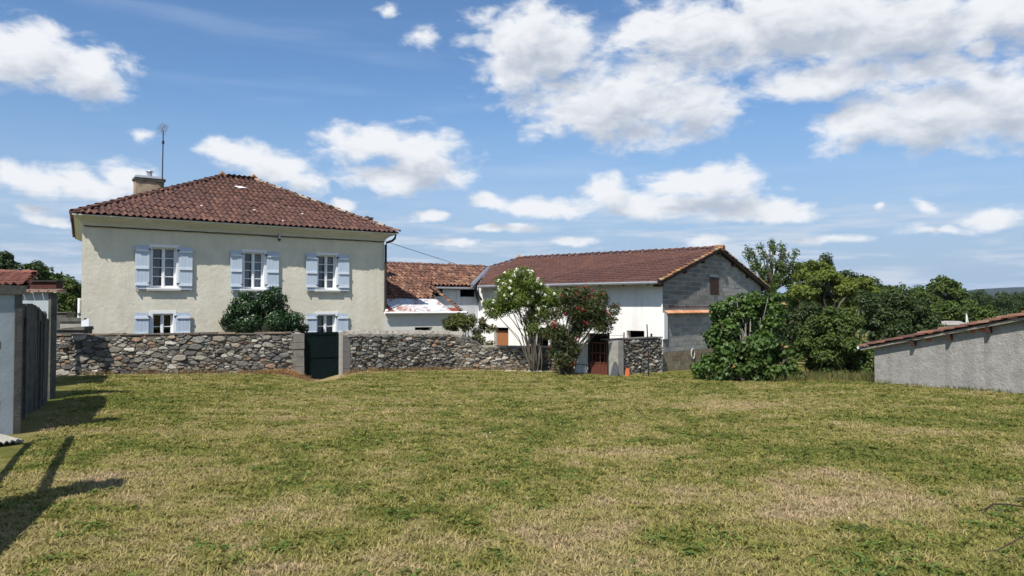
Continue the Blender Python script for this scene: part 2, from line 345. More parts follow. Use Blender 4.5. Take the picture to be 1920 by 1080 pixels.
MT['dressed_dark'] = surf('grey_dressed_stone', (0.15, 0.142, 0.132), 0.95, 0.2, 7, (0.09, 0.085, 0.08), 0.6, 2, 0.5, 24, 0.015)
MT['green_gate'] = surf('dark_green_paint', (0.0035, 0.0095, 0.0095), 0.6, 0.25, 6, None, bmp=0.1, spec=0.12)
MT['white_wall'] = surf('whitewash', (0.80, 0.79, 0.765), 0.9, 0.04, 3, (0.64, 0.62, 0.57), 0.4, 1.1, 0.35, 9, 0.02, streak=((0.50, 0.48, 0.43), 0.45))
MT['white_shade'] = surf('shaded_white_render', (0.66, 0.645, 0.59), 0.9, 0.04, 3, (0.55, 0.53, 0.47), 0.35, 1.1, 0.2, 14, 0.01)  # white render with shade mixed into its colour for the lean-to wall
MT['plank'] = pieces('grey_white_plank', [(0.60, 0.62, 0.64), (0.54, 0.56, 0.58), (0.64, 0.65, 0.66), (0.57, 0.585, 0.60)], nscale=8, namt=0.12, bmp=0.1)
MT['block'] = pieces('concrete_block', [(0.34, 0.33, 0.30), (0.29, 0.285, 0.265), (0.38, 0.37, 0.34), (0.315, 0.313, 0.30), (0.355, 0.335, 0.295), (0.27, 0.268, 0.26)], nscale=12, namt=0.25, bmp=0.5, bscale=90, bdist=0.005)
MT['block_old'] = pieces('older_concrete_block', [(0.235, 0.228, 0.21), (0.19, 0.186, 0.174), (0.28, 0.272, 0.25), (0.21, 0.208, 0.20), (0.25, 0.238, 0.212), (0.165, 0.163, 0.158)], nscale=12, namt=0.3, bmp=0.5, bscale=90, bdist=0.005)
MT['block_stained'] = pieces('earth_stained_block', [(0.25, 0.20, 0.13), (0.22, 0.175, 0.115), (0.27, 0.225, 0.155), (0.24, 0.20, 0.14)], nscale=9, namt=0.3, bmp=0.5, bscale=90, bdist=0.005)
MT['joint'] = surf('block_mortar', (0.42, 0.41, 0.385), 0.95, 0.2, 5, (0.2, 0.195, 0.185), 0.85, 1.4, 0.4)
MT['brown_door'] = surf('brown_shutter', (0.30, 0.125, 0.052), 0.6, 0.12, 8, None, bmp=0.15, stretch=(5, 5, 0.3))
MT['redgate'] = surf('rust_red_paint', (0.12, 0.04, 0.028), 0.6, 0.15, 8, (0.12, 0.05, 0.035), 0.5, 3, 0.15)
MT['sheet_white'] = surf('white_painted_sheet', (0.72, 0.72, 0.71), 0.45, 0.05, 5, (0.45, 0.43, 0.40), 0.4, 2, 0.1)
MT['orange'] = surf('orange_clay', (0.48, 0.13, 0.045), 0.6, 0.1, 10)
MT['ledge'] = pieces('fresh_orange_tile', [(0.62, 0.30, 0.15), (0.55, 0.25, 0.12), (0.66, 0.36, 0.2)], bmp=0.2)
MT['slate'] = surf('dark_slate', (0.075, 0.08, 0.085), 0.8, 0.2, 8, (0.12, 0.12, 0.12), 0.5, 3, 0.3)
MT['concrete'] = surf('old_concrete', (0.30, 0.285, 0.255), 0.95, 0.15, 6, (0.16, 0.15, 0.135), 0.7, 1.6, 0.5, 28, 0.015)
MT['concrete_dark'] = surf('mossy_shaded_concrete', (0.10, 0.096, 0.085), 0.95, 0.3, 6, (0.04, 0.042, 0.034), 0.8, 1.8, 0.7, 24, 0.02)  # mossy tone, darkened further to carry the shade on the left walls
MT['bluegrey'] = surf('blue_grey_render', (0.36, 0.40, 0.43), 0.9, 0.10, 3, (0.24, 0.26, 0.27), 0.6, 1.2, 0.3, 20, 0.012)
MT['shedwall'] = surf('scaly_grey_render', (0.32, 0.306, 0.285), 0.95, 0.16, 4, (0.42, 0.405, 0.38), 0.85, 3.0, 0.8, 14, 0.035, stretch=(1, 1, 1.3), streak=((0.20, 0.185, 0.165), 0.55))
MT['bark'] = surf('bark', (0.11, 0.095, 0.075), 0.95, 0.3, 18, (0.2, 0.185, 0.16), 0.5, 4, 0.8, 40, 0.01, stretch=(1, 1, 0.3))
MT['bark_pale'] = surf('pale_bark', (0.22, 0.20, 0.165), 0.95, 0.3, 18, (0.10, 0.09, 0.075), 0.6, 4, 0.6, 40, 0.01, stretch=(1, 1, 0.3))
MT['bark_mid'] = surf('grey_brown_bark', (0.13, 0.115, 0.095), 0.95, 0.3, 18, (0.2, 0.185, 0.16), 0.4, 4, 0.6, 40, 0.01, stretch=(1, 1, 0.3))
MT['wood_grey'] = surf('grey_wood', (0.27, 0.24, 0.20), 0.9, 0.2, 12, None, bmp=0.4, stretch=(1, 1, 0.2))
MT['wood_old'] = surf('black_grey_wood', (0.12, 0.105, 0.085), 0.9, 0.25, 12, None, bmp=0.4, stretch=(1, 1, 0.2))
MT['earth'] = surf('brown_thatch', (0.22, 0.135, 0.075), 0.95, 0.3, 12, None, bmp=0.8, bscale=30, bdist=0.03)
def rust_sheet():
    m, nt, b = _nt('rusty_tin'); P = pos(nt)
    f = noise_node(nt, 3.4, 8, 0.66, pos(nt, (1.0, 0.45, 1)), 0.6)
    base = ramp(nt, noise_node(nt, 5, 4, 0.5, P), [(0.3, (0.46, 0.475, 0.49)), (0.7, (0.60, 0.61, 0.62))])
    rust = ramp(nt, noise_node(nt, 12, 5, 0.6, P), [(0.3, (0.26, 0.085, 0.045)), (0.7, (0.40, 0.17, 0.09))])
    c = mix(nt, maprange(nt, f, 0.53, 0.62), base, rust); nt.links.new(c, b.inputs['Base Color'])
    b.inputs['Roughness'].default_value = 0.45; b.inputs['Metallic'].default_value = 0.1; return m
MT['rust'] = rust_sheet()
MT['redsheet'] = surf('red_rusted_sheet', (0.22, 0.06, 0.04), 0.6, 0.25, 8, (0.12, 0.04, 0.03), 0.5, 3, 0.1)

# ------------------------------------------------------------------ ground
def sm(t): t = np.clip(t, 0, 1); return t * t * (3 - 2 * t)
GATE = np.array([-6.55, 26.25])
def gz(x, y):
    x = np.asarray(x, float); y = np.asarray(y, float)
    s = 0.0195 + 0.0115 * sm((x + 14) / 20.0)
    near = -s * np.minimum(y, 32)
    far = -0.05 * np.clip(y - 32, 0, 110)
    z = near + far
    z = z - 0.40 * np.exp(-((x - GATE[0] - 0.1 * (GATE[1] - y)) / 0.75) ** 2 - ((y - GATE[1]) / np.where(y < GATE[1], 2.3, 0.8)) ** 2)
    return z
def gzf(x, y): return float(gz(x, y))
_perm = np.random.default_rng(5).random((64, 64))
def vnoise(x, y):
    xi = np.floor(x).astype(int); yi = np.floor(y).astype(int); fx = sm(x - xi); fy = sm(y - yi)
    a = _perm[xi % 64, yi % 64]; b = _perm[(xi + 1) % 64, yi % 64]; c = _perm[xi % 64, (yi + 1) % 64]; d = _perm[(xi + 1) % 64, (yi + 1) % 64]
    return (a * (1 - fx) + b * fx) * (1 - fy) + (c * (1 - fx) + d * fx) * fy
def fbm(x, y, o=4):
    t = 0; a = 0.5; 
    for i in range(o): t = t + a * vnoise(x + i * 17.3, y + i * 9.1); a *= 0.5; x = x * 2.03; y = y * 2.03
    return t
def gpx(px, py):   # pixel -> point on the lawn
    d = ray(px, py); k = (EYE + 0.3) / -d[2]
    for _ in range(30):
        p = CAM + d * k; k += (p[2] - gzf(p[0], p[1])) / -d[2] * 0.8
    return CAM + d * k
BARE = [(gpx(1740, 812), 1.1, 0.75), (gpx(1590, 895), 0.75, 0.45), (gpx(1230, 752), 2.6, 0.5), (gpx(1500, 940), 1.5, 0.5), (gpx(1270, 1060), 0.5, 0.4),
        (gpx(360, 900), 0.8, 0.4), (gpx(1180, 850), 1.2, 0.4), (gpx(80, 1050), 0.6, 0.5), (gpx(1890, 850), 1.2, 0.5), (gpx(520, 960), 0.7, 0.35), (gpx(1100, 1000), 0.6, 0.3)]
WALL_LINE = [(-14.6, 23.75), (-13.53, 24.07), (-8.74, 25.5), (-7.13, 26.3), (-5.9, 27.0), (-2.34, 30.2), (0.86, 30.6), (2.46, 30.4)]
def wall_dist(x, y):
    best = np.full(np.shape(x), 99.0)
    for (x0, y0), (x1, y1) in zip(WALL_LINE[:-1], WALL_LINE[1:]):
        dx, dy = x1 - x0, y1 - y0; t = np.clip(((x - x0) * dx + (y - y0) * dy) / (dx * dx + dy * dy), 0, 1)
        best = np.minimum(best, np.hypot(x - x0 - t * dx, y - y0 - t * dy))
    return best
def dryness(x, y):
    d = 0.25 + 0.6 * (fbm(x * 0.55 + 3, y * 0.40 + 7, 4) - 0.47) + 0.55 * (fbm(x * 0.25 + 0.2 * y, y * 1.3 - 0.3 * x, 3) - 0.44) + 1.0 * (fbm(x * 2.4, y * 2.0, 3) - 0.44) + 0.8 * (fbm(x * 7.5 + 5, y * 6.0, 2) - 0.375)
    for p, r, a in BARE: d = d + 0.7 * a * np.exp(-(((x - p[0]) / r) ** 2 + ((y - p[1]) / (r * 0.8)) ** 2))
    d = d + 0.08 * sm((9.5 - y) / 4) 
    wd = wall_dist(x, y); d = d + 0.75 * np.exp(-(wd / 0.35) ** 2)
    hp = ((x + 7.6) / 0.8) ** 2 + ((y - 25.75) / 0.5) ** 2; d = d + 0.9 * np.exp(-hp)
    return np.clip(d, 0, 1)
def lawn_colors(nt, dry, r):
    c = ramp(nt, dry, [(0.0, (0.120, 0.148, 0.030)), (0.3, (0.235, 0.222, 0.063)), (0.55, (0.325, 0.282, 0.110)), (0.8, (0.385, 0.310, 0.160)), (1.0, (0.44, 0.335, 0.21))])
    if r is not None: c = mix(nt, 1.0, c, ramp(nt, r, [(0.0, (0.58, 0.64, 0.55)), (0.5, (1.0, 1.0, 1.0)), (1.0, (1.42, 1.34, 1.28))]), 'MULTIPLY')
    return c
def ground_material():
    m, nt, b = _nt('lawn_ground'); at = nt.nodes.new('ShaderNodeAttribute'); at.attribute_name = 'dry'
    f = noise_node(nt, 22, 8, 0.7, pos(nt)); f2 = noise_node(nt, 3.1, 6, 0.65, pos(nt))
    d = nmath(nt, 'ADD', at.outputs['Fac'], maprange(nt, f, 0.3, 0.7, -0.22, 0.22)); d = nmath(nt, 'ADD', d, maprange(nt, f2, 0.3, 0.7, -0.12, 0.12))
    c = lawn_colors(nt, d, None)
    c = mix(nt, 1.0, c, ramp(nt, noise_node(nt, 60, 5, 0.7, pos(nt)), [(0.3, (0.36, 0.34, 0.28)), (0.68, (0.95, 0.95, 0.92))]), 'MULTIPLY')
    nt.links.new(c, b.inputs['Base Color']); b.inputs['Roughness'].default_value = 0.95; b.inputs['Specular IOR Level'].default_value = 0.1
    bump(nt, b, noise_node(nt, 35, 8, 0.75, pos(nt)), 0.8, 0.04); return m
def build_ground():
    def axis(lo, hi, step, far, n):
        a = np.arange(lo, hi + 1e-6, step); g = np.geomspace(step, far, n); return np.concatenate([lo - np.cumsum(g)[::-1], a, hi + np.cumsum(g)])
    xs = axis(-18, 19, 0.2, 900, 26); ys = axis(2, 32, 0.2, 900, 26)
    X, Y = np.meshgrid(xs, ys); Z = gz(X, Y)
    lawn = (Y < 33) & (Y > 1) & (np.abs(X) < 20)
    Z = Z + np.where(lawn, 0.05 * (fbm(X * 0.35, Y * 0.35, 2) - 0.4) + 0.014 * (fbm(X * 2.2, Y * 2.2, 2) - 0.4), 0)
    V = np.stack([X.ravel(), Y.ravel(), Z.ravel()], 1); nx, ny = len(xs), len(ys)
    i = np.arange(ny - 1)[:, None] * nx + np.arange(nx - 1)[None, :]; i = i.ravel()
    Q = np.stack([i, i + 1, i + 1 + nx, i + nx], 1)
    o = npmesh('lawn', V, Q, ground_material(), smooth=True, kind='structure')
    at = o.data.attributes.new('dry', 'FLOAT', 'POINT'); at.data.foreach_set('value', dryness(X, Y).ravel().astype(np.float32))
    return o
lawn = build_ground()

def grass():
    m, nt, b = _nt('grass_blades')
    at = nt.nodes.new('ShaderNodeAttribute'); at.attribute_type = 'INSTANCER'; at.attribute_name = 'dry'
    oi = nt.nodes.new('ShaderNodeObjectInfo').outputs['Random']; isl = nt.nodes.new('ShaderNodeNewGeometry').outputs['Random Per Island']
    d = nmath(nt, 'ADD', at.outputs['Fac'], maprange(nt, isl, 0, 1, -0.22, 0.22))
    r = nmath(nt, 'FRACT', nmath(nt, 'ADD', oi, isl)); c = lawn_colors(nt, d, r)
    nt.links.new(c, b.inputs['Base Color']); b.inputs['Roughness'].default_value = 0.7; b.inputs['Specular IOR Level'].default_value = 0.15
    t = nt.nodes.new('ShaderNodeBsdfTranslucent'); nt.links.new(c, t.inputs[0]); ms = nt.nodes.new('ShaderNodeMixShader'); ms.inputs[0].default_value = 0.25
    nt.links.new(b.outputs[0], ms.inputs[1]); nt.links.new(t.outputs[0], ms.inputs[2]); nt.links.new(ms.outputs[0], nt.nodes['Material Output'].inputs[0])
    tufts = bpy.data.collections.new('tuft_sources')
    rr = random.Random(4)
    for k in range(7):
        mb = MB(); leafy = k >= 5
        for j in range(9 if not leafy else 6):
            a = rr.uniform(0, 6.28); rad = rr.uniform(0, 0.05); h = rr.uniform(0.014, 0.040) * (0.8 if leafy else 1); lean = rr.uniform(0.5, 2.4) * h; w = rr.uniform(0.0022, 0.004) * (3.2 if leafy else 1)
            bx, by = rad * math.cos(a * 3.1), rad * math.sin(a * 3.1); dx, dy = math.cos(a), math.sin(a); sx, sy = -dy * w, dx * w
            mb.add([(bx - sx, by - sy, -0.01), (bx + sx, by + sy, -0.01), (bx + dx * lean * .4 + sx, by + dy * lean * .4 + sy, h * .65), (bx + dx * lean * .4 - sx, by + dy * lean * .4 - sy, h * .65), (bx + dx * lean, by + dy * lean, h)], [(0, 1, 2, 3), (3, 2, 4)])
        tufts.objects.link(bpy.data.objects.new('tuft', mb.mesh('tuft', m, recalc=False)))
    pts = []
    R = np.random.default_rng(8)
    for y0, y1, dens, sc in ((2.0, 3.8, 220, 1.3), (3.8, 7, 700, 1.0), (7, 10, 520, 1.05), (10, 14, 300, 1.2), (14, 19, 150, 1.4), (19, 26, 80, 1.6), (26, 31, 55, 1.8)):
        w = lambda y: y * 0.72 + 3.0
        A = (y1 - y0) * 2 * w(y1); n = int(A * dens)
        x = R.uniform(-w(y1), w(y1), n); y = R.uniform(y0, y1, n)
        k = (np.abs(x) < y * 0.72 + 3.0); x, y = x[k], y[k]
        # the lawn ends at the walls
        lim = np.interp(x, [p[0] for p in WALL_LINE] + [3.6, 6.1, 20], [p[1] for p in WALL_LINE] + [28.4, 31, 31]) - 0.12
        left = -4.95 - (y - 6.5) * 0.5 + 0.25
        k = (y < lim) & (x > left); x, y = x[k], y[k]
        dr = dryness(x, y); k = R.random(len(x)) > np.clip((dr - 0.72) * 1.6, 0, 0.7); x, y, dr = x[k], y[k], dr[k]
        pts.append(np.stack([x, y, gz(x, y) + 0.05 * (fbm(x * 0.35, y * 0.35, 2) - 0.4) + 0.014 * (fbm(x * 2.2, y * 2.2, 2) - 0.4), dr, R.uniform(0.6, 1.35, len(x)) * sc, R.uniform(0, 6.28, len(x)), R.integers(0, 7, len(x))], 1))
    P = np.concatenate(pts)
    lf = P[:, 6] >= 5; P[lf & (P[:, 3] > 0.35), 6] = 1      # broad leaves only in the green patches
    me = bpy.data.meshes.new('grass'); me.vertices.add(len(P)); me.vertices.foreach_set('co', P[:, :3].astype(np.float32).ravel())
    for nm, col, ty in (('dry', 3, 'FLOAT'), ('sc', 4, 'FLOAT'), ('rz', 5, 'FLOAT'), ('kind', 6, 'INT')):
        a = me.attributes.new(nm, ty, 'POINT'); a.data.foreach_set('value', P[:, col].astype(np.float32 if ty == 'FLOAT' else np.int32))
    o = bpy.data.objects.new('grass', me); link(o); tag(o, 'short mown grass, part green and part dry, over the lawn', 'grass', None, 'stuff')
    g = bpy.data.node_groups.new('grass_nodes', 'GeometryNodeTree')
    g.interface.new_socket('Geometry', in_out='INPUT', socket_type='NodeSocketGeometry'); g.interface.new_socket('Geometry', in_out='OUTPUT', socket_type='NodeSocketGeometry')
    gi = g.nodes.new('NodeGroupInput'); go = g.nodes.new('NodeGroupOutput')
    ip = g.nodes.new('GeometryNodeInstanceOnPoints'); ci = g.nodes.new('GeometryNodeCollectionInfo')
    ci.inputs['Collection'].default_value = tufts; ci.inputs['Separate Children'].default_value = True
    def attr(nm, ty):
        a = g.nodes.new('GeometryNodeInputNamedAttribute'); a.data_type = ty; a.inputs['Name'].default_value = nm; return a.outputs[0]
    g.links.new(gi.outputs[0], ip.inputs['Points']); g.links.new(ci.outputs[0], ip.inputs['Instance']); ip.inputs['Pick Instance'].default_value = True
    g.links.new(attr('kind', 'INT'), ip.inputs['Instance Index'])
    cb = g.nodes.new('ShaderNodeCombineXYZ'); g.links.new(attr('rz', 'FLOAT'), cb.inputs[2]); g.links.new(cb.outputs[0], ip.inputs['Rotation'])
    cs = g.nodes.new('ShaderNodeCombineXYZ'); s_ = attr('sc', 'FLOAT')
    zs_ = g.nodes.new('ShaderNodeMath'); zs_.operation = 'POWER'; g.links.new(s_, zs_.inputs[0]); zs_.inputs[1].default_value = 0.45
    for i in range(3): g.links.new(s_ if i < 2 else zs_.outputs[0], cs.inputs[i])
    g.links.new(cs.outputs[0], ip.inputs['Scale']); g.links.new(ip.outputs[0], go.inputs[0])
    md = o.modifiers.new('grass', 'NODES'); md.node_group = g
    print('grass tufts', len(P))
grass()

# far hills beyond the trees
def hills():
    mb = MB(); n = 120; mh = surf('wooded_hill', (0.016, 0.026, 0.016), 0.95, 0.4, 0.012, (0.022, 0.032, 0.018), 0.6, 0.004, 0)
    rows = []
    for r, (dist, k) in enumerate(((1500, 0), (1800, 0.6), (2300, 1.0), (2900, 0.75), (3600, 0.0))):
        row = []
        for i in range(n + 1):
            a = -0.95 + 1.9 * i / n; x = dist * math.tan(a) if abs(a) < 1.2 else 0
            hh = 46 + 34 * (fbm(np.array(a * 5.0 + 20), np.array(0.5 + r * .13), 4) - 0.4) * 2 + 16 * sm((a - 0.3) / 0.4)
            hh += 5 * float(fbm(np.array(a * 90.0 + 7), np.array(0.2 + r), 2) - 0.4)
            row.append((x, dist, -8 + hh * k))
        rows.append(row)
    vs = [p for r in rows for p in r]; w = n + 1
    fs = [(r * w + i, r * w + i + 1, (r + 1) * w + i + 1, (r + 1) * w + i) for r in range(len(rows) - 1) for i in range(n)]
    mb.add(vs, fs).build('hills', mh, smooth=True, kind='structure')
hills()

# ------------------------------------------------------------------ roof tiles
def canal_tile(w, l, h):
    """one wavy roman tile: raised barrel and shallow channel; local x across, y up the slope, z out of the roof; origin at its lower edge"""
    prof = [(-0.5, 0.0), (-0.40, 0.55), (-0.25, 0.95), (-0.08, 0.95), (0.08, 0.5), (0.18, 0.06), (0.34, -0.05), (0.5, 0.0)]
    top0 = [(x * w * 1.03, 0, z * h + 0.030) for x, z in prof]; top1 = [(x * w * 0.97, l, z * h * 0.92 + 0.002) for x, z in prof]; bot = [(x * w * 1.03, 0.004, z * h + 0.010) for x, z in prof]
    mb = MB(); k = len(prof); mb.add(top0 + top1 + bot, [(i, i + 1, k + i + 1, k + i) for i in range(k - 1)] + [(2 * k + i, 2 * k + i + 1, i + 1, i) for i in range(k - 1)])
    return mb
def flat_tile(w, l, h):
    prof = [(-0.5, 0.0), (-0.42, 0.9), (-0.28, 1.0), (-0.2, 0.15), (0.12, 0.1), (0.5, 0.0)]
    top0 = [(x * w, 0, z * h + 0.028) for x, z in prof]; top1 = [(x * w, l, z * h + 0.0) for x, z in prof]; bot = [(x * w, 0.003, z * h + 0.004) for x, z in prof]
    mb = MB(); k = len(prof); mb.add(top0 + top1 + bot, [(i, i + 1, k + i + 1, k + i) for i in range(k - 1)] + [(2 * k + i, 2 * k + i + 1, i + 1, i) for i in range(k - 1)])
    return mb
def inpoly(poly, x, y):
    c = False; j = len(poly) - 1
    for i in range(len(poly)):
        (xi, yi), (xj, yj) = poly[i], poly[j]
        if (yi > y) != (yj > y) and x < (xj - xi) * (y - yi) / (yj - yi) + xi: c = not c
        j = i
    return c
def tile_roof(parent, o3, u3, s3, poly, w, ex, tile, mat, nobj=300, jit=0.006, rot=0.008, name='roof_tile', stag=0.0):
    """cover polygon (u,s) on plane (o3,u3,s3) with tiles; nearest nobj are parts, the rest one part of kind stuff"""
    u3 = np.array(u3, float); s3 = np.array(s3, float); n3 = np.cross(u3, s3)
    if n3[2] < 0: n3 = -n3
    o3 = np.array(o3, float); me = tile.mesh(name, mat, smooth=False, recalc=False)
    flip = np.dot(np.cross(u3, s3), n3) < 0
    us = [p[0] for p in poly]; ss = [p[1] for p in poly]; R = random.Random(len(poly) * 7 + int(w * 1000))
    spots = []
    r = 0; s = min(ss)
    while s < max(ss):
        u = min(us) + (stag * w if r % 2 else 0)
        while u < max(us):
            if inpoly(poly, u + w / 2, s + ex * 0.42): spots.append((u + w / 2 + R.gauss(0, jit), s + R.gauss(0, jit), R.gauss(0, rot), R.gauss(0, rot * 0.8), R.random()))
            u += w
        s += ex; r += 1
    mats = []
    for u, s, a, tl, _ in spots:
        p = o3 + u3 * u + s3 * s + n3 * (0.012 + abs(tl))
        M3 = Matrix(((u3[0], s3[0], n3[0]), (u3[1], s3[1], n3[1]), (u3[2], s3[2], n3[2]))) @ Matrix.Rotation(a, 3, 'Z') @ Matrix.Rotation(tl, 3, 'X')
        M4 = M3.to_4x4(); M4.translation = Vector(p); mats.append((np.linalg.norm(p - CAM), M4))
    mats.sort(key=lambda t: t[0])
    for d, M4 in mats[:nobj]:
        o = bpy.data.objects.new(name, me); link(o, parent, M4)
    rest = mats[nobj:]
    if rest:
        V = np.array([v.co[:] for v in me.vertices]); Fq = np.array([p.vertices[:] for p in me.polygons])
        A = np.array([np.array(m) for _, m in rest]); VV = np.einsum('nij,vj->nvi', A[:, :3, :3], V) + A[:, None, :3, 3]
        QQ = Fq[None] + (np.arange(len(rest)) * len(V))[:, None, None]
        npmesh(name + 's', VV.reshape(-1, 3), QQ.reshape(-1, 4), mat, parent, kind='stuff')
    return len(mats)
def cap_tiles(parent, a, b, mat, r=0.10, l=0.42, name='ridge_tile', lift=0.03, r_end=None, seed=1):
    """half-barrel cap tiles laid along a hip or ridge from a up to b"""
    a = np.array(a, float); b = np.array(b, float); L = np.linalg.norm(b - a); d = (b - a) / L; n = max(1, int(round(L / (l * 0.88)))); st = L / n
    side = np.cross(d, (0, 0, 1)); side /= np.linalg.norm(side); up = np.cross(side, d); R = random.Random(seed)
    mb = MB(); k = 7; ring = lambda y, rr, zz: [(-rr * math.cos(math.pi * i / (k - 1)), y, rr * 0.75 * math.sin(math.pi * i / (k - 1)) + zz) for i in range(k)]
    t0 = ring(0, r, 0.03); t1 = ring(l, r * 0.82, 0.0); b0 = ring(0.004, r * 0.84, 0.03)
    mb.add(t0 + t1 + b0, [(i, i + 1, k + i + 1, k + i) for i in range(k - 1)] + [(2 * k + i, 2 * k + i + 1, i + 1, i) for i in range(k - 1)])
    me = mb.mesh(name, mat, recalc=False)
    for i in range(n):
        p = a + d * st * i + up * (lift + R.uniform(-0.008, 0.008))
        M3 = Matrix(((side[0], d[0], up[0]), (side[1], d[1], up[1]), (side[2], d[2], up[2]))) @ Matrix.Rotation(R.gauss(0, 0.04), 3, 'Z')
        M4 = M3.to_4x4(); M4.translation = Vector(p); link(bpy.data.objects.new(name, me), parent, M4)
def plane_quad(mb, o3, u3, s3, poly, dz=0.0, th=0.05):
    o3, u3, s3 = (np.array(v, float) for v in (o3, u3, s3)); n3 = np.cross(u3, s3); n3 = n3 if n3[2] > 0 else -n3
    f = lambda off: (lambda u, s: o3 + u3 * u + s3 * s + n3 * off)
    return mb.prism(poly, f(dz - th), f(dz))

# ------------------------------------------------------------------ the house
HO = atY(152, 600, 25.2); HF = Frame(HO, (0.819, 0.574), (0.574, -0.819)); HL = 11.0; HD = 9.4; HZ0 = -1.25
HTOP = HF.uz(152, 418)[1]; HEAVE = HF.uz(160, 401, 0.55)[1]
house = thing('house', 'cream two storey house with pale blue shutters and red hipped tile roof', 'house', HF.p(HL / 2, -HD / 2, HZ0))
def wall_holes(mb, fr, L, z0, z1, holes, n=0.0, depth=0.22):
    us = sorted({0.0, L} | {h[0] for h in holes} | {h[1] for h in holes}); zs = sorted({z0, z1} | {h[2] for h in holes} | {h[3] for h in holes})
    for a, b in zip(us[:-1], us[1:]):
        for c, d in zip(zs[:-1], zs[1:]):
            if any(h[0] - 1e-6 <= a and b <= h[1] + 1e-6 and h[2] - 1e-6 <= c and d <= h[3] + 1e-6 for h in holes): continue
            mb.add([fr.p(a, n, c), fr.p(b, n, c), fr.p(b, n, d), fr.p(a, n, d)], [(0, 1, 2, 3)])
    for a, b, c, d in holes:
        q = [(a, c), (b, c), (b, d), (a, d)]
        for i in range(4):
            (p0, r0), (p1, r1) = q[i], q[(i + 1) % 4]
            mb.add([fr.p(p0, n, r0), fr.p(p1, n, r1), fr.p(p1, n - depth, r1), fr.p(p0, n - depth, r0)], [(0, 1, 2, 3)])
def uz2(fr, x0, y0, x1, y1, n=0): a = fr.uz(x0, y0, n); b = fr.uz(x1, y1, n); return a[0], b[0], min(a[1], b[1]), max(a[1], b[1])
def rect(fr, xl, xr, yt, yb):
    xm = (xl + xr) / 2; u0 = fr.uz(xl, yt)[0]; u1 = fr.uz(xr, yt)[0]; return (u0, u1, fr.uz(xm, yb)[1], fr.uz(xm, yt)[1])
wins = [rect(HF, 285, 331, 464, 540), rect(HF, 458, 495, 473, 542), rect(HF, 597, 630, 478.5, 543)]
lows = [rect(HF, 286, 325, 588, 660), rect(HF, 595, 629, 589.5, 655)]
mb = MB(); wall_holes(mb, HF, HL, HZ0, HTOP + 0.02, wins + lows)
HB = 1.0   # the left end wall is not square to the front
for a, b in (((0, 0), (HB, -HD)), ((HL, 0), (HL, -HD)), ((HB, -HD), (HL, -HD))):
    mb.add([HF.p(*a, HZ0), HF.p(*b, HZ0), HF.p(*b, HTOP + 0.02), HF.p(*a, HTOP + 0.02)], [(0, 1, 2, 3)])
mb.build('wall', MT['plaster'], house)
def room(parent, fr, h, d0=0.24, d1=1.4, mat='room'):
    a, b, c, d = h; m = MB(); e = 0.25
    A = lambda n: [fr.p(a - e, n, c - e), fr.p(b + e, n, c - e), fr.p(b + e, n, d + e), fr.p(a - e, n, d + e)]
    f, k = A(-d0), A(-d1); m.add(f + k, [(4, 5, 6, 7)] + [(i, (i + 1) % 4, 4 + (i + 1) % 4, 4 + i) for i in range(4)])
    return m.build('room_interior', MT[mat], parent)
PANE = {}
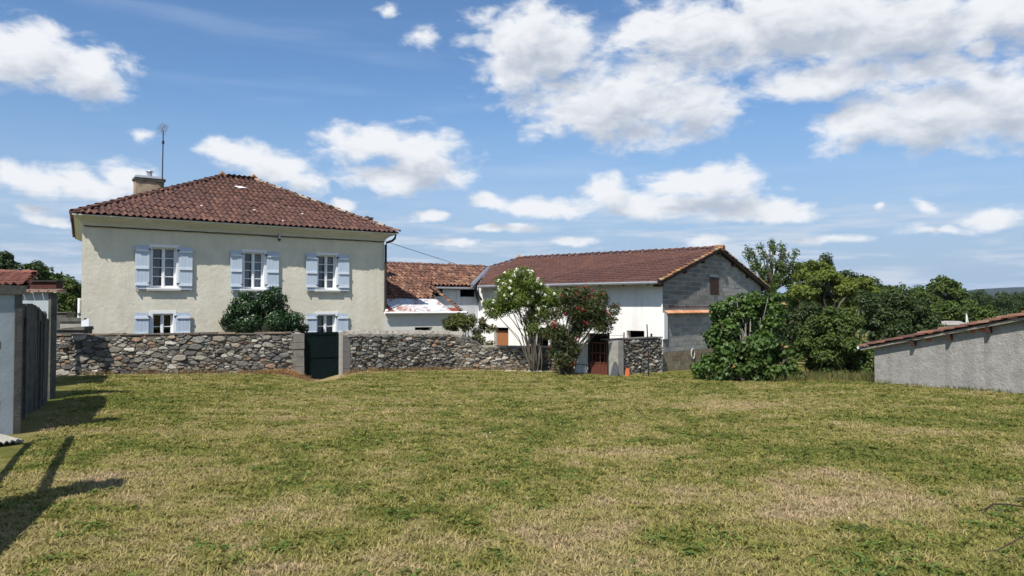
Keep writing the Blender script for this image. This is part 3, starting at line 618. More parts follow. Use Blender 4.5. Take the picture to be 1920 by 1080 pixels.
def window(parent, fr, h, rows, curtain=True, sill=True, proud=0.022, sur=0.095):
    a, b, c, d = h; w = MB()
    w.fbox(fr, a - sur, a, -0.0, proud, c - 0.0, d + sur); w.fbox(fr, b, b + sur, 0, proud, c, d + sur); w.fbox(fr, a, b, 0, proud, d, d + sur)
    for u0, u1, z0, z1 in ((a, a + .004, c, d), (b - .004, b, c, d), (a + .004, b - .004, d - .004, d)): w.fbox(fr, u0, u1, -0.19, 0.0, z0, z1)
    W_ = w.build('window', MT['trim'], parent)
    m = (a + b) / 2; f = MB(); n0, n1 = -0.19, -0.14; st = 0.055
    for s0, s1 in ((a + .004, m), (m, b - .004)):
        f.fbox(fr, s0, s0 + st, n0, n1, c, d); f.fbox(fr, s1 - st, s1, n0, n1, c, d); f.fbox(fr, s0 + st, s1 - st, n0, n1, c, c + st * 1.5); f.fbox(fr, s0 + st, s1 - st, n0, n1, d - st, d)
    f.fbox(fr, m - 0.03, m + 0.03, n1, n1 + 0.015, c, d)
    f.build('casement_frame', MT['trim'], W_)
    g0, g1 = c + st * 1.5, d - st
    for i in range(1, rows):
        z = g0 + (g1 - g0) * i / rows
        for s0, s1 in ((a + .004, m), (m, b - .004)): MB().fbox(fr, s0 + st, s1 - st, n0 + .008, n1 - .006, z - 0.013, z + 0.013).build('glazing_bar', MT['trim'], W_)
    for s0, s1 in ((a + .004, m), (m, b - .004)):
        for i in range(rows):
            z0 = g0 + (g1 - g0) * i / rows + 0.013; z1 = g0 + (g1 - g0) * (i + 1) / rows - 0.013
            MB().add([fr.p(s0 + st, n0 + .02, z0), fr.p(s1 - st, n0 + .02, z0), fr.p(s1 - st, n0 + .02, z1), fr.p(s0 + st, n0 + .02, z1)], [(0, 1, 2, 3)]).build('pane', MT['glass'], W_)
    if curtain:
        for k, (s0, s1) in enumerate(((a - .02, m - 0.07), (m + 0.02, b + .02))):
            cm = MB(); N_ = 26; top = []; bot = []
            for i in range(N_ + 1):
                t = i / N_; u = s0 + (s1 - s0) * t; dn = -0.27 + 0.018 * math.sin(t * 31 + k) + 0.008 * math.sin(t * 67)
                pull = 0.10 * (1 if k else -1) * 0.6
                top.append(fr.p(u, dn, d + .02)); bot.append(fr.p(u + pull * (t if k == 0 else 1 - t) * (1 if k else 1), dn, c - 0.02))
            cm.add(top + bot, [(i, i + 1, N_ + 2 + i, N_ + 1 + i) for i in range(N_)]).build('curtain', MT['curtain'], W_, smooth=True)
    if sill:
        s = MB(); s.fbox(fr, a - 0.16, b + 0.14, -0.16, 0.12, c - 0.10, c - 0.012); s.fbox(fr, a - 0.17, b + 0.15, 0.0, 0.135, c - 0.055, c - 0.004)
        s.build('sill', MT['sill'], W_)
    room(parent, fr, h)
    return W_
def shutter(parent, fr, u0, u1, z0, z1, nb=3, hinge_right=False):
    n0, n1 = 0.075, 0.105; m = MB(); k = 4; w = (u1 - u0) / k
    for i in range(k): m.fbox(fr, u0 + i * w + 0.003, u0 + (i + 1) * w - 0.003, n0, n1, z0, z1)
    m.fbox(fr, u0 + .002, u1 - .002, n0 + 0.008, n1 - 0.006, z0 + .002, z1 - .002)
    S = m.build('shutter', MT['blue'], parent)
    zs = [z1 - 0.17, (z0 + z1) / 2 - 0.02, z0 + 0.16][:nb] if nb == 3 else [z1 - 0.17, z0 + 0.2]
    for z in zs: MB().fbox(fr, u0 + 0.02, u1 - 0.015, n1, n1 + 0.035, z - 0.035, z + 0.035).build('batten', MT['bluelt'], S)
    e = u1 if hinge_right else u0
    for z in (zs[0], zs[-1]): MB().fbox(fr, e - 0.05, e + 0.05, 0.0, n1 + 0.004, z - 0.018 + .05, z + 0.018 + .05).build('hinge', MT['dark_metal'], S)
    h = MB(); u = u0 + 0.06 if hinge_right else u1 - 0.06; h.fbox(fr, u - 0.012, u + 0.012, 0.0, 0.13, z0 - 0.06, z0 - 0.03); h.fbox(fr, u - 0.012, u + 0.012, 0.11, 0.13, z0 - 0.03, z0 + 0.04)
    h.build('shutter_stop', MT['zinc'], S)
for h, (l0, l1, r0, r1) in zip(wins, ((253, 280, 335, 361), (432, 454, 500, 523), (574, 595, 634, 655))):
    window(house, HF, h, 4)
    shutter(house, HF, HF.uz(l0, 500, .1)[0], HF.uz(l1, 500, .1)[0], h[2] - 0.05, h[3] + 0.03, hinge_right=True)
    shutter(house, HF, HF.uz(r0, 500, .1)[0], HF.uz(r1, 500, .1)[0], h[2] - 0.05, h[3] + 0.03)
for i, (h, (l0, l1, r0, r1)) in enumerate(zip(lows, ((252, 279, 330, 357), (574, 594, 632, 653)))):
    window(house, HF, h, 3, curtain=i == 1)
    shutter(house, HF, HF.uz(l0, 600, .1)[0], HF.uz(l1, 600, .1)[0], h[2] - 0.03, h[3] + 0.03, hinge_right=True)
    shutter(house, HF, HF.uz(r0, 600, .1)[0], HF.uz(r1, 600, .1)[0], h[2] - 0.03, h[3] + 0.03)
# moulded cornice and gutter board round the eaves
def cornice(parent):
    prof = [(0.004, -0.08), (0.03, -0.05), (0.07, 0.02), (0.22, 0.12), (0.40, 0.17), (0.41, 0.20), (0.485, 0.215), (0.50, HEAVE - HTOP - 0.03), (0.004, HEAVE - HTOP - 0.03)]
    m = MB(); so = 0.62
    cor = [(-1, 1, 0, 0), (1, 1, HL, 0), (1, -1, HL, -HD), (-1, -1, HB, -HD)]
    rings = [[HF.p(u + sx * p[0] * so, n + sn * p[0], HTOP + p[1]) for p in prof] for sx, sn, u, n in cor]; k = len(prof)
    vs = [q for r in rings for q in r]; fs = [(r * k + i, r * k + (i + 1) % k, ((r + 1) % 4) * k + (i + 1) % k, ((r + 1) % 4) * k + i) for r in range(4) for i in range(k)]
    m.add(vs, fs).build('cornice', MT['cornice'], parent)
cornice(house)
# hipped roof
OV = 0.55; OS = 0.34
E0, E1 = HF.p(-OS, OV, HEAVE), HF.p(HL + OS + .06, OV, HEAVE); B0, B1 = HF.p(HB - OS, -HD - OV, HEAVE), HF.p(HL + OS, -HD - OV, HEAVE)
RZ = None
rn = -HD / 2
R0 = onplane(415, 331, HF.p(0, rn, 0), HF.n); R1 = onplane(474, 339, HF.p(0, rn, 0), HF.n); RZ = (R0[2] + R1[2]) / 2; R0[2] = R1[2] = RZ
def roof_face(eave_a, eave_b, top, name=None):
    a, b = np.array(eave_a), np.array(eave_b); u3 = (b - a) / np.linalg.norm(b - a); t = np.array(top[0]) - a; s = t - u3 * np.dot(t, u3); s3 = s / np.linalg.norm(s)
    poly = [(0, 0), (np.linalg.norm(b - a), 0)] + [(float(np.dot(np.array(q) - a, u3)), float(np.dot(np.array(q) - a, s3))) for q in top]
    return a, u3, s3, poly
mb = MB(); faces = [roof_face(E0, E1, [R1, R0]), roof_face(E1, B1, [R1]), roof_face(B1, B0, [R0, R1]), roof_face(B0, E0, [R0])]
for o3, u3, s3, poly in faces: plane_quad(mb, o3, u3, s3, poly, 0.004, 0.03)
roof = mb.build('roof', MT['deck'], house)
ct = canal_tile(0.215, 0.47, 0.062)
for i, (o3, u3, s3, poly) in enumerate(faces):
    n = tile_roof(roof, o3 - s3 * 0.05, u3, s3, poly, 0.215, 0.40, ct, MT['tile_house'], 300 if i == 0 else 0, jit=0.008, rot=0.012); print('house tiles', n)
for a, b, sd_ in ((E0, R0, 1), (E1, R1, 2), (B0, R0, 3), (B1, R1, 4)): cap_tiles(roof, a, b, MT['tile_hip'] if sd_ == 2 else MT['tile_house'], 0.11, 0.42, 'hip_tile', 0.035, seed=sd_)
cap_tiles(roof, R0, R1, MT['tile_house'], 0.12, 0.42, 'ridge_tile', 0.04, seed=5)
for q in (R0, R1): MB().tube([q + np.array((-0.12, 0, .02)), q + np.array((0.05, 0, .16)), q + np.array((0.2, -.02, .03))], [0.08, 0.11, 0.07], 7).build('finial_tile', MT['tile_ridge'], roof)
# a slipped tile patch with white flashing
o3, u3, s3, poly = faces[0]; q = onplane(450, 351, o3 + np.cross(u3, s3) * 0.09, np.cross(u3, s3)); nn = np.cross(u3, s3)
MB().add([q - u3 * .22 + s3 * .1, q - u3 * .05 - s3 * .1, q + u3 * .3 - s3 * .12 + nn * .04, q + u3 * .26 + s3 * .02, q + u3 * .05 + s3 * .04 + nn * .03, q - u3 * .12 + s3 * .14], [(0, 1, 4, 5), (1, 2, 3, 4)]).build('torn_flashing', MT['trim'], roof)
for px, py in ((378, 386), (477, 394), (567, 401), (530, 414)):
    q = onplane(px, py, o3 + nn * 0.085, nn); MB().add([q + u3 * .05 * math.cos(k) * (1 + .2 * math.sin(k * 3)) + s3 * .06 * math.sin(k) + nn * 0.012 for k in np.linspace(0, 5.6, 7)] + [q + nn * .03], [(i, (i + 1) % 7, 7) for i in range(7)]).build('mortar_dab', MT['mortar_white'], roof)
# chimneys
def chimney():
    p = atY(279, 350, 31.0); zt = atY(279, 333, 31.0)[2]; fr = Frame((p[0], p[1]), HF.u, HF.n); w = 0.53
    c = MB(); c.fbox(fr, -w, w, -0.28, 0.28, 4.6, zt - 0.16); C_ = c.build('chimney', surf('sooty_render', (0.34, 0.27, 0.19), 0.95, 0.25, 5, (0.08, 0.07, 0.06), 0.8, 2.2, 0.5), roof)
    m = MB(); m.fbox(fr, -w - .05, w + .05, -0.34, 0.34, zt - 0.16, zt - 0.07); m.build('chimney_band', MT['concrete_dark'], roof)
    m = MB(); m.hexa([fr.p(-w - .04, -.33, zt - .07), fr.p(w + .02, -.33, zt - .07), fr.p(w + .02, .36, zt - .07), fr.p(-w - .04, .36, zt - .07), fr.p(-w + .02, -.16, zt + .05), fr.p(w - .02, -.16, zt + .05), fr.p(w - .02, .16, zt + .05), fr.p(-w + .02, .16, zt + .05)]); m.build('chimney_cap', MT['zinc'], roof)
    b = np.array(fr.p(0.02, 0, zt)); m = MB(); m.tube([b, b + (0, 0, .22)], [0.10, 0.10], 12); m.tube([b + (0, 0, .24), b + (0, 0, .27)], [0.15, 0.13], 12)
    for k in range(3): a = 2.1 * k; m.tube([b + (0.08 * math.cos(a), 0.08 * math.sin(a), .2), b + (0.08 * math.cos(a), 0.08 * math.sin(a), .25)], 0.01, 4)
    m.build('flue', MT['zinc'], roof)
    return p
chp = chimney()
p = atY(689, 415, 34.5); m = MB(); fr = Frame((p[0], p[1]), HF.u, HF.n); zt = atY(689, 408, 34.5)[2]
m.fbox(fr, -.18, .18, -.18, .18, 4.4, zt - .06); m.fbox(fr, -.21, .21, -.21, .21, zt - .06, zt); m.tube([fr.p(-.02, 0, zt), fr.p(-.02, 0, zt + .07)], [.1, .07], 7); m.build('chimney', MT['concrete_dark'], roof, label='small mossy chimney stub')
# gutter, downpipe, cable, lamp
m = MB(); m.fbox(HF, -OS - .01, HL + OS + .04, 0.50, 0.55, HEAVE - 0.045, HEAVE - 0.012); m.build('eaves_board', MT['cornice'], house)
m = MB(); zc = HTOP - 0.09
pts = []
for i in range(41):
    t = i / 40; pts.append(HF.p(t * (HL - 0.1) + 0.05, 0.055 + 0.012 * math.sin(t * 30), zc - 0.015 * math.sin(t * 47) ** 2))
m.tube(pts, 0.018, 5); m.build('cable', MT['black'], house)
ul, zl = HF.uz(523, 446); m = MB(); m.tube([HF.p(ul - 0.9, .03, zc - .01), HF.p(ul - 0.3, .03, zc - .04), HF.p(ul + .02, .03, zc - .06), HF.p(ul + .03, .03, zl + .08)], 0.008, 4); m.build('lamp_cable', MT['zinc'], house)
L_ = MB().tube([HF.p(ul, .06, zl + .12), HF.p(ul, .06, zl - .05)], [0.05, 0.045], 8).build('wall_lamp', MT['zinc'], house)
MB().tube([HF.p(ul, .06, zl - .05), HF.p(ul, .06, zl - .12)], [0.055, 0.03], 8).build('lens', MT['black'], L_)
m = MB(); zg = HEAVE - 0.06
m.tube([HF.p(HL + .30, .44, zg), HF.p(HL + .30, .38, zg - .14), HF.p(HL + .24, .26, zg - .24), HF.p(HL + .06, .08, zg - .32), HF.p(HL + .03, .07, zg - .42), HF.p(HL + .03, .07, 1.7), HF.p(HL + .04, .12, 1.52)], 0.05, 8); m.build('downpipe', MT['dark_metal'], house)
m = MB(); m.tube([HF.p(HL + .04, .12, 1.56), HF.p(HL + .06, .2, 1.50)], 0.06, 8); m.build('pipe_shoe', MT['trim'], house)
m = MB(); m.tube([HF.p(HL + .02, -.1, 4.45), (-2.9, 40.6, 3.95)], 0.012, 4)
m.build('overhead_wire', MT['black'], None, label='thin black wire running down from the cream house to the outbuilding roof', cat='wire')
# antenna
ab = atY(305, 350, 30.9); at_ = atY(305, 240, 30.9)[2]
an = thing('antenna', 'tall television aerial on a thin mast beside the sooty chimney', 'antenna', (ab[0], ab[1], 5.4))
MB().tube([(ab[0] - .03, ab[1], 5.4), (ab[0], ab[1], at_ - .1)], [0.028, 0.02], 6).build('mast', MT['dark_metal'], an)
q = np.array((ab[0], ab[1], at_)); m = MB()
ax = np.array((0.55, -0.8, 0.1)); ax /= np.linalg.norm(ax); sd2 = np.array((0.8, 0.55, 0)); 
m.tube([q - ax * .35, q + ax * .45], 0.012, 5); m.build('boom', MT['zinc'], an)
for k in range(7):
    c = q + ax * (-.33 + k * .13); l = 0.2 - 0.008 * k; MB().tube([c - sd2 * l + (0, 0, .06), c, c + sd2 * l + (0, 0, -.03)], 0.008, 4).build('element', MT['zinc'], an)
m = MB(); m.tube([q - ax * .36 + (0, 0, -.16), q - ax * .36 + (0, 0, .2)], .01, 4)
for zz in (-.14, -.05, .05, .14): m.tube([q - ax * .36 - sd2 * .2 + (0, 0, zz), q - ax * .36 + sd2 * .2 + (0, 0, zz)], .007, 4)
m.build('reflector', MT['zinc'], an)
m = MB(); c = np.array(atY(306, 267, 30.9)); m.tube([c - (0, 0, .06), c + (0, 0, .06)], [.05, .05], 7); m.build('clamp_box', MT['dark_metal'], an)
m = MB(); cb = np.array((ab[0] - .25, ab[1], atY(305, 340, 30.9)[2])); m.bar(cb, cb + (.3, 0, 0), .05, .08); m.build('bracket', MT['dark_metal'], an)

# ------------------------------------------------------------------ rubble stone walls
def clip_half(poly, a, b, c):
    """keep a*x+b*y<=c"""
    out = []
    for i in range(len(poly)):
        p, q = poly[i], poly[(i + 1) % len(poly)]; dp = a * p[0] + b * p[1] - c; dq = a * q[0] + b * q[1] - c
        if dp <= 0: out.append(p)
        if (dp < 0) != (dq < 0) and dp != dq:
            t = dp / (dp - dq); out.append((p[0] + (q[0] - p[0]) * t, p[1] + (q[1] - p[1]) * t))
    return out
def parea(p): return 0.5 * sum(p[i][0] * p[(i + 1) % len(p)][1] - p[(i + 1) % len(p)][0] * p[i][1] for i in range(len(p)))
def rubble_cells(L, H, seed, rmin=0.05, rmax=0.125, asp=2.1):
    R = random.Random(seed); pts = []
    for lo, hi, tries in ((rmax * .85, rmax * 1.25, 60), (rmax * .55, rmax * .85, 500), (rmin, rmax * .5, 2600), (rmin * .6, rmin, 2600)):
        for _ in range(int(tries * L / 7)):
            r = R.uniform(lo, hi); x, z = R.uniform(0, L), R.uniform(0, H)
            if all(((x - q[0]) / asp) ** 2 + (z - q[1]) ** 2 > ((r + q[2]) * 0.95) ** 2 for q in pts): pts.append((x, z, r))
    cells = []
    for i, (x, z, r) in enumerate(pts):
        X, Z = x / asp, z; poly = [(X - .6, Z - .6), (X + .6, Z - .6), (X + .6, Z + .6), (X - .6, Z + .6)]
        for j, (x2, z2, r2) in enumerate(pts):
            if i == j: continue
            X2, Z2 = x2 / asp, z2; dx, dz = X2 - X, Z2 - Z
            if dx * dx + dz * dz > 1.0: continue
            c = (X2 * X2 + Z2 * Z2 - X * X - Z * Z + r * r - r2 * r2) / 2
            poly = clip_half(poly, dx, dz, c)
            if len(poly) < 3: break
        if len(poly) >= 3: cells.append([(p[0] * asp, p[1]) for p in poly])
    return cells
def wall_path(pts):
    pts = [np.array(p, float) for p in pts]; d = [0]
    for a, b in zip(pts[:-1], pts[1:]): d.append(d[-1] + np.linalg.norm(b - a))
    def f(s, n, z):
        s2 = min(max(s, 0), d[-1] - 1e-6); i = max(k for k in range(len(d) - 1) if d[k] <= s2); t = (pts[i + 1] - pts[i]) / (d[i + 1] - d[i]); nn = np.array((t[1], -t[0]))
        q = pts[i] + t * (s - d[i]) + nn * n; return (q[0], q[1], z)
    return f, d
def stone_wall(name, label, path, top, seed, thick=0.42, depth=0.35, cap=None, nobj=300, rmin=0.05, rmax=0.125, mort='mortar', s_lo=None, sink=0.5):
    f, d = wall_path(path); L = d[-1]; T = lambda s: float(np.interp(s, [t[0] for t in top], [t[1] for t in top]))
    B = lambda s: gzf(*f(s, 0.1, 0)[:2]) - 0.12
    mid = f(L / 2, -thick / 2, 0); W_ = thing(name, label, 'stone wall', (mid[0], mid[1], B(L / 2)), 'rubble walls round the lawn')
    core = MB(); ss = sorted(set(list(np.linspace(0, L, int(L / 0.4) + 2)) + d + [t[0] for t in top if 0 < t[0] < L]))
    for a, b in zip(ss[:-1], ss[1:]):
        core.hexa([f(a, -thick, B(a) - sink), f(b, -thick, B(b) - sink), f(b, 0, B(b) - sink), f(a, 0, B(a) - sink), f(a, -thick, T(a) - .02), f(b, -thick, T(b) - .02), f(b, 0, T(b) - .02), f(a, 0, T(a) - .02)])
    core.build('core', MT[mort], W_)
    zmin = min(B(s) for s in ss); zmax = max(t[1] for t in top); R = random.Random(seed * 3 + 1)
    cells = rubble_cells(L, zmax - zmin, seed, rmin, rmax); stones = []
    for c in cells:
        c = [(x, z + zmin) for x, z in c]; cx = sum(p[0] for p in c) / len(c); cz = sum(p[1] for p in c) / len(c)
        t = T(cx) - (0.0 if not cap else cap[0]); 
        if cz > t - 0.015 or cz < B(cx) - 0.02: continue
        c = clip_half(c, 0, 1, t - 0.005); c = clip_half(c, 0, -1, -(B(cx) - 0.1)); c = clip_half(c, 1, 0, L - 0.004); c = clip_half(c, -1, 0, -0.004)
        if len(c) < 3: continue
        A = abs(parea(c))
        if A < 0.0018: continue
        cx = sum(p[0] for p in c) / len(c); cz = sum(p[1] for p in c) / len(c); size = math.sqrt(A)
        # drop points that lie too close together, then round the outline a little
        q = []
        for p in c:
            if not q or math.hypot(p[0] - q[-1][0], p[1] - q[-1][1]) > 0.02: q.append(p)
        c = q if len(q) >= 3 else c
        g = R.uniform(0.005, 0.013); k = len(c); pr = R.uniform(0.02, 0.06) + size * 0.10; tx, tz = R.gauss(0, 0.22), R.gauss(0, 0.22) - 0.10
        def ring(sh, n, jn, jp):
            out = []
            for (x, z) in c:
                dx, dz = x - cx, z - cz; l = math.hypot(dx, dz) + 1e-6; s_ = max(0.15, 1 - (g + sh) / l); X = cx + dx * s_ + R.gauss(0, jp); Z = cz + dz * s_ + R.gauss(0, jp)
                out.append(f(X, n + jn * (tx * (X - cx) + tz * (Z - cz)) + R.gauss(0, 0.004) * (1 if jn else 0), Z))
            return out
        r0 = ring(0.0, -0.02, 0, 0.002); r1 = ring(0.003, pr * 0.78, 0.9, 0.006); r2 = ring(0.010 + size * 0.10, pr, 1.1, 0.008)
        ctr = f(cx, pr * R.uniform(0.95, 1.12), cz); m = MB()
        m.add(r0 + r1 + r2 + [ctr], [(i, (i + 1) % k, k + (i + 1) % k, k + i) for i in range(k)] + [(k + i, k + (i + 1) % k, 2 * k + (i + 1) % k, 2 * k + i) for i in range(k)] + [(2 * k + i, 2 * k + (i + 1) % k, 3 * k) for i in range(k)])
        stones.append((A, m))
    stones.sort(key=lambda t: -t[0])
    for A, m in stones[:nobj]: link(bpy.data.objects.new('stone', m.mesh('stone', MT['stone'], recalc=False)), W_)
    if len(stones) > nobj:
        m = MB()
        for A, q in stones[nobj:]: m.add(q.v, q.f)
        m.build('small_stones', MT['stone'], W_, kind='stuff')
    print(name, 'stones', len(stones))
    return W_, f, T, L
def coping(W_, f, T, s0, s1, h, over, mat, name='coping', bumpy=0.012, thick=0.42, step=0.12, round_=True):
    R = random.Random(9); m = MB(); n = max(2, int((s1 - s0) / step)); k = 7; rows = []
    for i in range(n + 1):
        s = s0 + (s1 - s0) * i / n; z = T(s); row = []
        for j in range(k):
            t = j / (k - 1); nn = over - t * (thick + 2 * over); zz = z + h * (math.sin(math.pi * min(max(t, 0.0), 1)) ** 0.5 if round_ else (1 if 0 < t < 1 else 0.6))
            row.append(np.array(f(s, nn, zz)) + np.array([R.gauss(0, bumpy) * .5, R.gauss(0, bumpy) * .5, R.gauss(0, bumpy)]))
        row += [np.array(f(s, -thick - over, z - h * 0.75)), np.array(f(s, over, z - h * 0.75 + R.gauss(0, bumpy)))]
        rows.append(row)
    K = k + 2; vs = [q for r in rows for q in r]
    fs = [(i * K + j, i * K + (j + 1) % K, (i + 1) * K + (j + 1) % K, (i + 1) * K + j) for i in range(n) for j in range(K)] + [tuple(range(K)), tuple(n * K + j for j in range(K))]
    return m.add(vs, fs).build(name, mat, W_)
# left stretch, from the corner to the green gate
pA = [(-14.5, 23.78), (-13.53, 24.07), (-8.74, 25.5), (-7.55, 26.1)]
LA = wall_path(pA)[1][-1]
WA, fA, TA, LA = stone_wall('stone_wall', 'grey rubble stone wall between the left corner and the dark green gate', pA, [(0, 0.80), (LA, 0.79)], 21, rmin=0.030, rmax=0.086)
def flat_top(W_, f, T, s0, s1, seed):
    R = random.Random(seed); s = s0
    while s < s1 - 0.1:
        l = min(R.uniform(0.25, 0.7), s1 - s); z = T(s) - R.uniform(0.0, 0.015); h = R.uniform(0.025, 0.055); o = R.uniform(0.03, 0.075); g = .008
        tl = R.gauss(0, 0.006); m = MB(); m.hexa([f(s + g, -.44, z), f(s + l - g, -.44, z), f(s + l - g, o, z), f(s + g, o + R.gauss(0, .012), z), f(s + g, -.44, z + h), f(s + l - g, -.44, z + h + tl), f(s + l - g - .01, o - .015, z + h + tl), f(s + g + .01, o - .02, z + h)])
        m.build('cap_stone', MT['stone_flat'], W_); s += l
MT['stone_flat'] = pieces('flat_cap_stone', [(0.12, 0.095, 0.075), (0.16, 0.13, 0.10), (0.10, 0.085, 0.07), (0.20, 0.15, 0.11)], nscale=14, namt=0.5, bmp=0.6, bscale=30)
flat_top(WA, fA, TA, 0, LA, 3)
# dressed jamb between rubble and gate
jf = Frame(pA[-1], (0.80, 0.60), (0.60, -0.80)); zg0 = gzf(-7.3, 26.0)
R_ = random.Random(5); z = zg0 - 0.25
while z < 0.76:
    h = R_.uniform(0.22, 0.34); h = min(h, 0.80 - z); MB().fbox(jf, R_.uniform(-.06, .0), 0.40 + R_.gauss(0, .006), -.42, 0.045 + R_.gauss(0, .008), z + .006, z + h - .006).build('quoin', MT['dressed'], WA); z += h
# gate
gp0 = np.array(jf.p(0.40, 0, 0))[:2]; gp1 = np.array((-6.12, 27.02)); gd = (gp1 - gp0) / np.linalg.norm(gp1 - gp0); GF = Frame(gp0, gd, (gd[1], -gd[0])); GW = np.linalg.norm(gp1 - gp0)
zgt = atY(607, 623, 26.6)[2]; zgb = atY(607, 716, 26.6)[2]
gate = thing('garden_gate', 'dark green metal garden gate set in the rubble wall', 'gate', GF.p(GW / 2, -.15, zgb))
m = MB(); m.fbox(GF, 0.035, GW - 0.035, -.17, -.15, zgb + 0.03, zgt); m.build('leaf', MT['green_gate'], gate)
m = MB(); m.fbox(GF, 0.03, 0.09, -.15, -.125, zgb + 0.03, zgt); m.fbox(GF, GW - .09, GW - .03, -.15, -.125, zgb + .03, zgt)
for z in (zgb + .06, (zgb + zgt) / 2, zgt - .06): m.fbox(GF, .09, GW - .09, -.15, -.125, z - .03, z + .03)
m.build('frame', MT['green_gate'], gate); m = MB(); m.tube([GF.p(GW - .12, -.13, .0), GF.p(GW - .12, -.07, .0), GF.p(GW - .2, -.07, .0)], .01, 6); m.build('handle', MT['black'], gate)
m = MB(); m.fbox(GF, -.1, GW + .2, -.4, .25, zgb - .2, zgb + 0.01); m.build('threshold', MT['dressed'], gate)
# right pier of the gate
pierf = Frame(gp1, gd, (gd[1], -gd[0])); pr = thing('gate_pier', 'grey dressed stone pier right of the green gate', 'pier', pierf.p(.2, -.2, -.8))
MB().fbox(pierf, 0.0, 0.085, -.30, 0.03, zgb - .1, zgt - .02).build('post', surf('pale_post', (0.36, 0.34, 0.31), .9, .15, 8), pr)
z = zgb - .1; i = 0
while z < zgt - .16:
    h = min((0.52, 0.6, 0.5)[i % 3], zgt - .12 - z); MB().fbox(pierf, 0.087, 0.36, -.42, 0.04 + .006 * (i % 2), z + .004, z + h - .004).build('block', MT['dressed_dark'], pr); z += h; i += 1
# right stretch with rounded cap, stepping down behind the oleanders
pB = [pierf.p(0.36, 0, 0)[:2], (-2.34, 30.2), (0.86, 30.6), (2.46, 30.4)]
dB = wall_path(pB)[1]; sx = dB[1]
tb = [(0, 0.72), (sx - 0.1, 0.62), (sx + 0.35, 0.55), (sx + 1.15, 0.10), (dB[-1], 0.05)]
WB, fB, TB, LB = stone_wall('stone_wall', 'rubble stone wall with rounded mortar cap, right of the green gate, stepping down to the oleanders', pB, tb, 33, rmin=0.028, rmax=0.074)
coping(WB, fB, TB, -0.1, sx + 0.35, 0.13, 0.06, MT['cap'], bumpy=0.016)
coping(WB, fB, TB, sx + 0.35, sx + 1.15, 0.05, 0.03, MT['concrete_dark'], 'coping', bumpy=0.02)
coping(WB, fB, TB, sx + 1.15, LB, 0.035, 0.05, MT['cap'], 'coping', bumpy=0.006, round_=False)
# short stretch by the barn corner
pD = [(3.86, 28.45), (6.05, 30.72)]
WD, fD, TD, LD = stone_wall('stone_wall', 'short rubble stone wall between the red iron gate and the block gable', pD, [(0, 0.44), (3.3, 0.44)], 45, rmin=0.028, rmax=0.07)
m = MB(); a = [fD(-.3, .07, .44), fD(LD, .07, .44), fD(LD, -.45, .44), fD(-.3, -.45, .44)]; m.hexa(a + [(p[0], p[1], .485) for p in a]); m.build('coping_slab', MT['dressed_dark'], WD)
m = MB(); m.tube([fD(LD * .82, -.1, .48), fD(LD * .82, -.1, .62)], [.035, .045], 6); m.build('iron_stub', MT['black'], WD)

# ------------------------------------------------------------------ barn
BC = atY(1243, 697, 31.3); BU = np.array((-0.776, 0.63, 0)); BN = np.array((-0.63, -0.776, 0)); BG = np.array((0.63, 0.776, 0)); NG = -BU
BF = Frame(BC, BU[:2], BN[:2]); GFm = Frame(BC, BG[:2], NG[:2]); BL = 10.2; BW = 10.8; BZ0 = -1.6
EO = 0.62; VO = 0.18
ez = onplane(1245, 528, BC + BN * EO, BN)[2]
apz = onplane(1355, 466, BC + NG * VO, NG)[2]; RG = BW / 2
barn = thing('barn', 'long white barn with brown tiled roof and bare concrete block gable', 'barn', BF.p(BL / 2, -BW / 2, BZ0))
def bwin(xl, xr, yt, yb): xm = (xl + xr) / 2; u0 = BF.uz(xr, yt)[0]; u1 = BF.uz(xl, yt)[0]; return (u0, u1, BF.uz(xm, yb)[1], BF.uz(xm, yt)[1])
bh = [bwin(1175, 1208, 620, 650), bwin(926, 953, 614, 650), bwin(1000, 1028, 614, 670), bwin(1098, 1143, 625, 720), bwin(1046, 1077, 541, 580)]
BTOP = ez + (apz - ez) * EO / (RG + EO) - 0.10
m = MB(); wall_holes(m, BF, BL, BZ0, BTOP, bh, 0, 0.35)
for a, b in (((BL, 0), (BL, -BW)), ((0, -BW), (BL, -BW))): m.add([BF.p(*a, BZ0), BF.p(*b, BZ0), BF.p(*b, BTOP), BF.p(*a, BTOP)], [(0, 1, 2, 3)])
m.fbox(BF, -0.075, -0.003, -0.3, 0.012, 0.36, 1.45)
m.build('wall', MT['white_wall'], barn)
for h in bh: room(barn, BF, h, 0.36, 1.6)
def board_shutter(parent, fr, a, b, c, d, n, mat, k=5, name='shutter'):
    S = MB(); w = (b - a) / k
    for i in range(k): S.fbox(fr, a + i * w + .004, a + (i + 1) * w - .004, n - .03, n, c, d)
    S.fbox(fr, a + .01, b - .01, n - .045, n - .006, c + .01, d - .01); return S.build(name, mat, parent)
a, b, c, d = bh[1]; s = board_shutter(barn, BF, a + .02, b - .02, c + .02, d - .16, -0.2, MT['brown_door']); MB().fbox(BF, a - .05, b + .05, -.3, .06, c - .08, c).build('sill', MT['sill'], barn)
a, b, c, d = bh[0]; MB().fbox(BF, a + .0, b - .0, -.24, -.2, c, (c + d) / 2 - .02).build('shutter', MT['redgate'], barn)
MB().fbox(BF, a + .1, a + .16, -.3, -.25, c, d).build('window_post', MT['wood_dark'], barn)
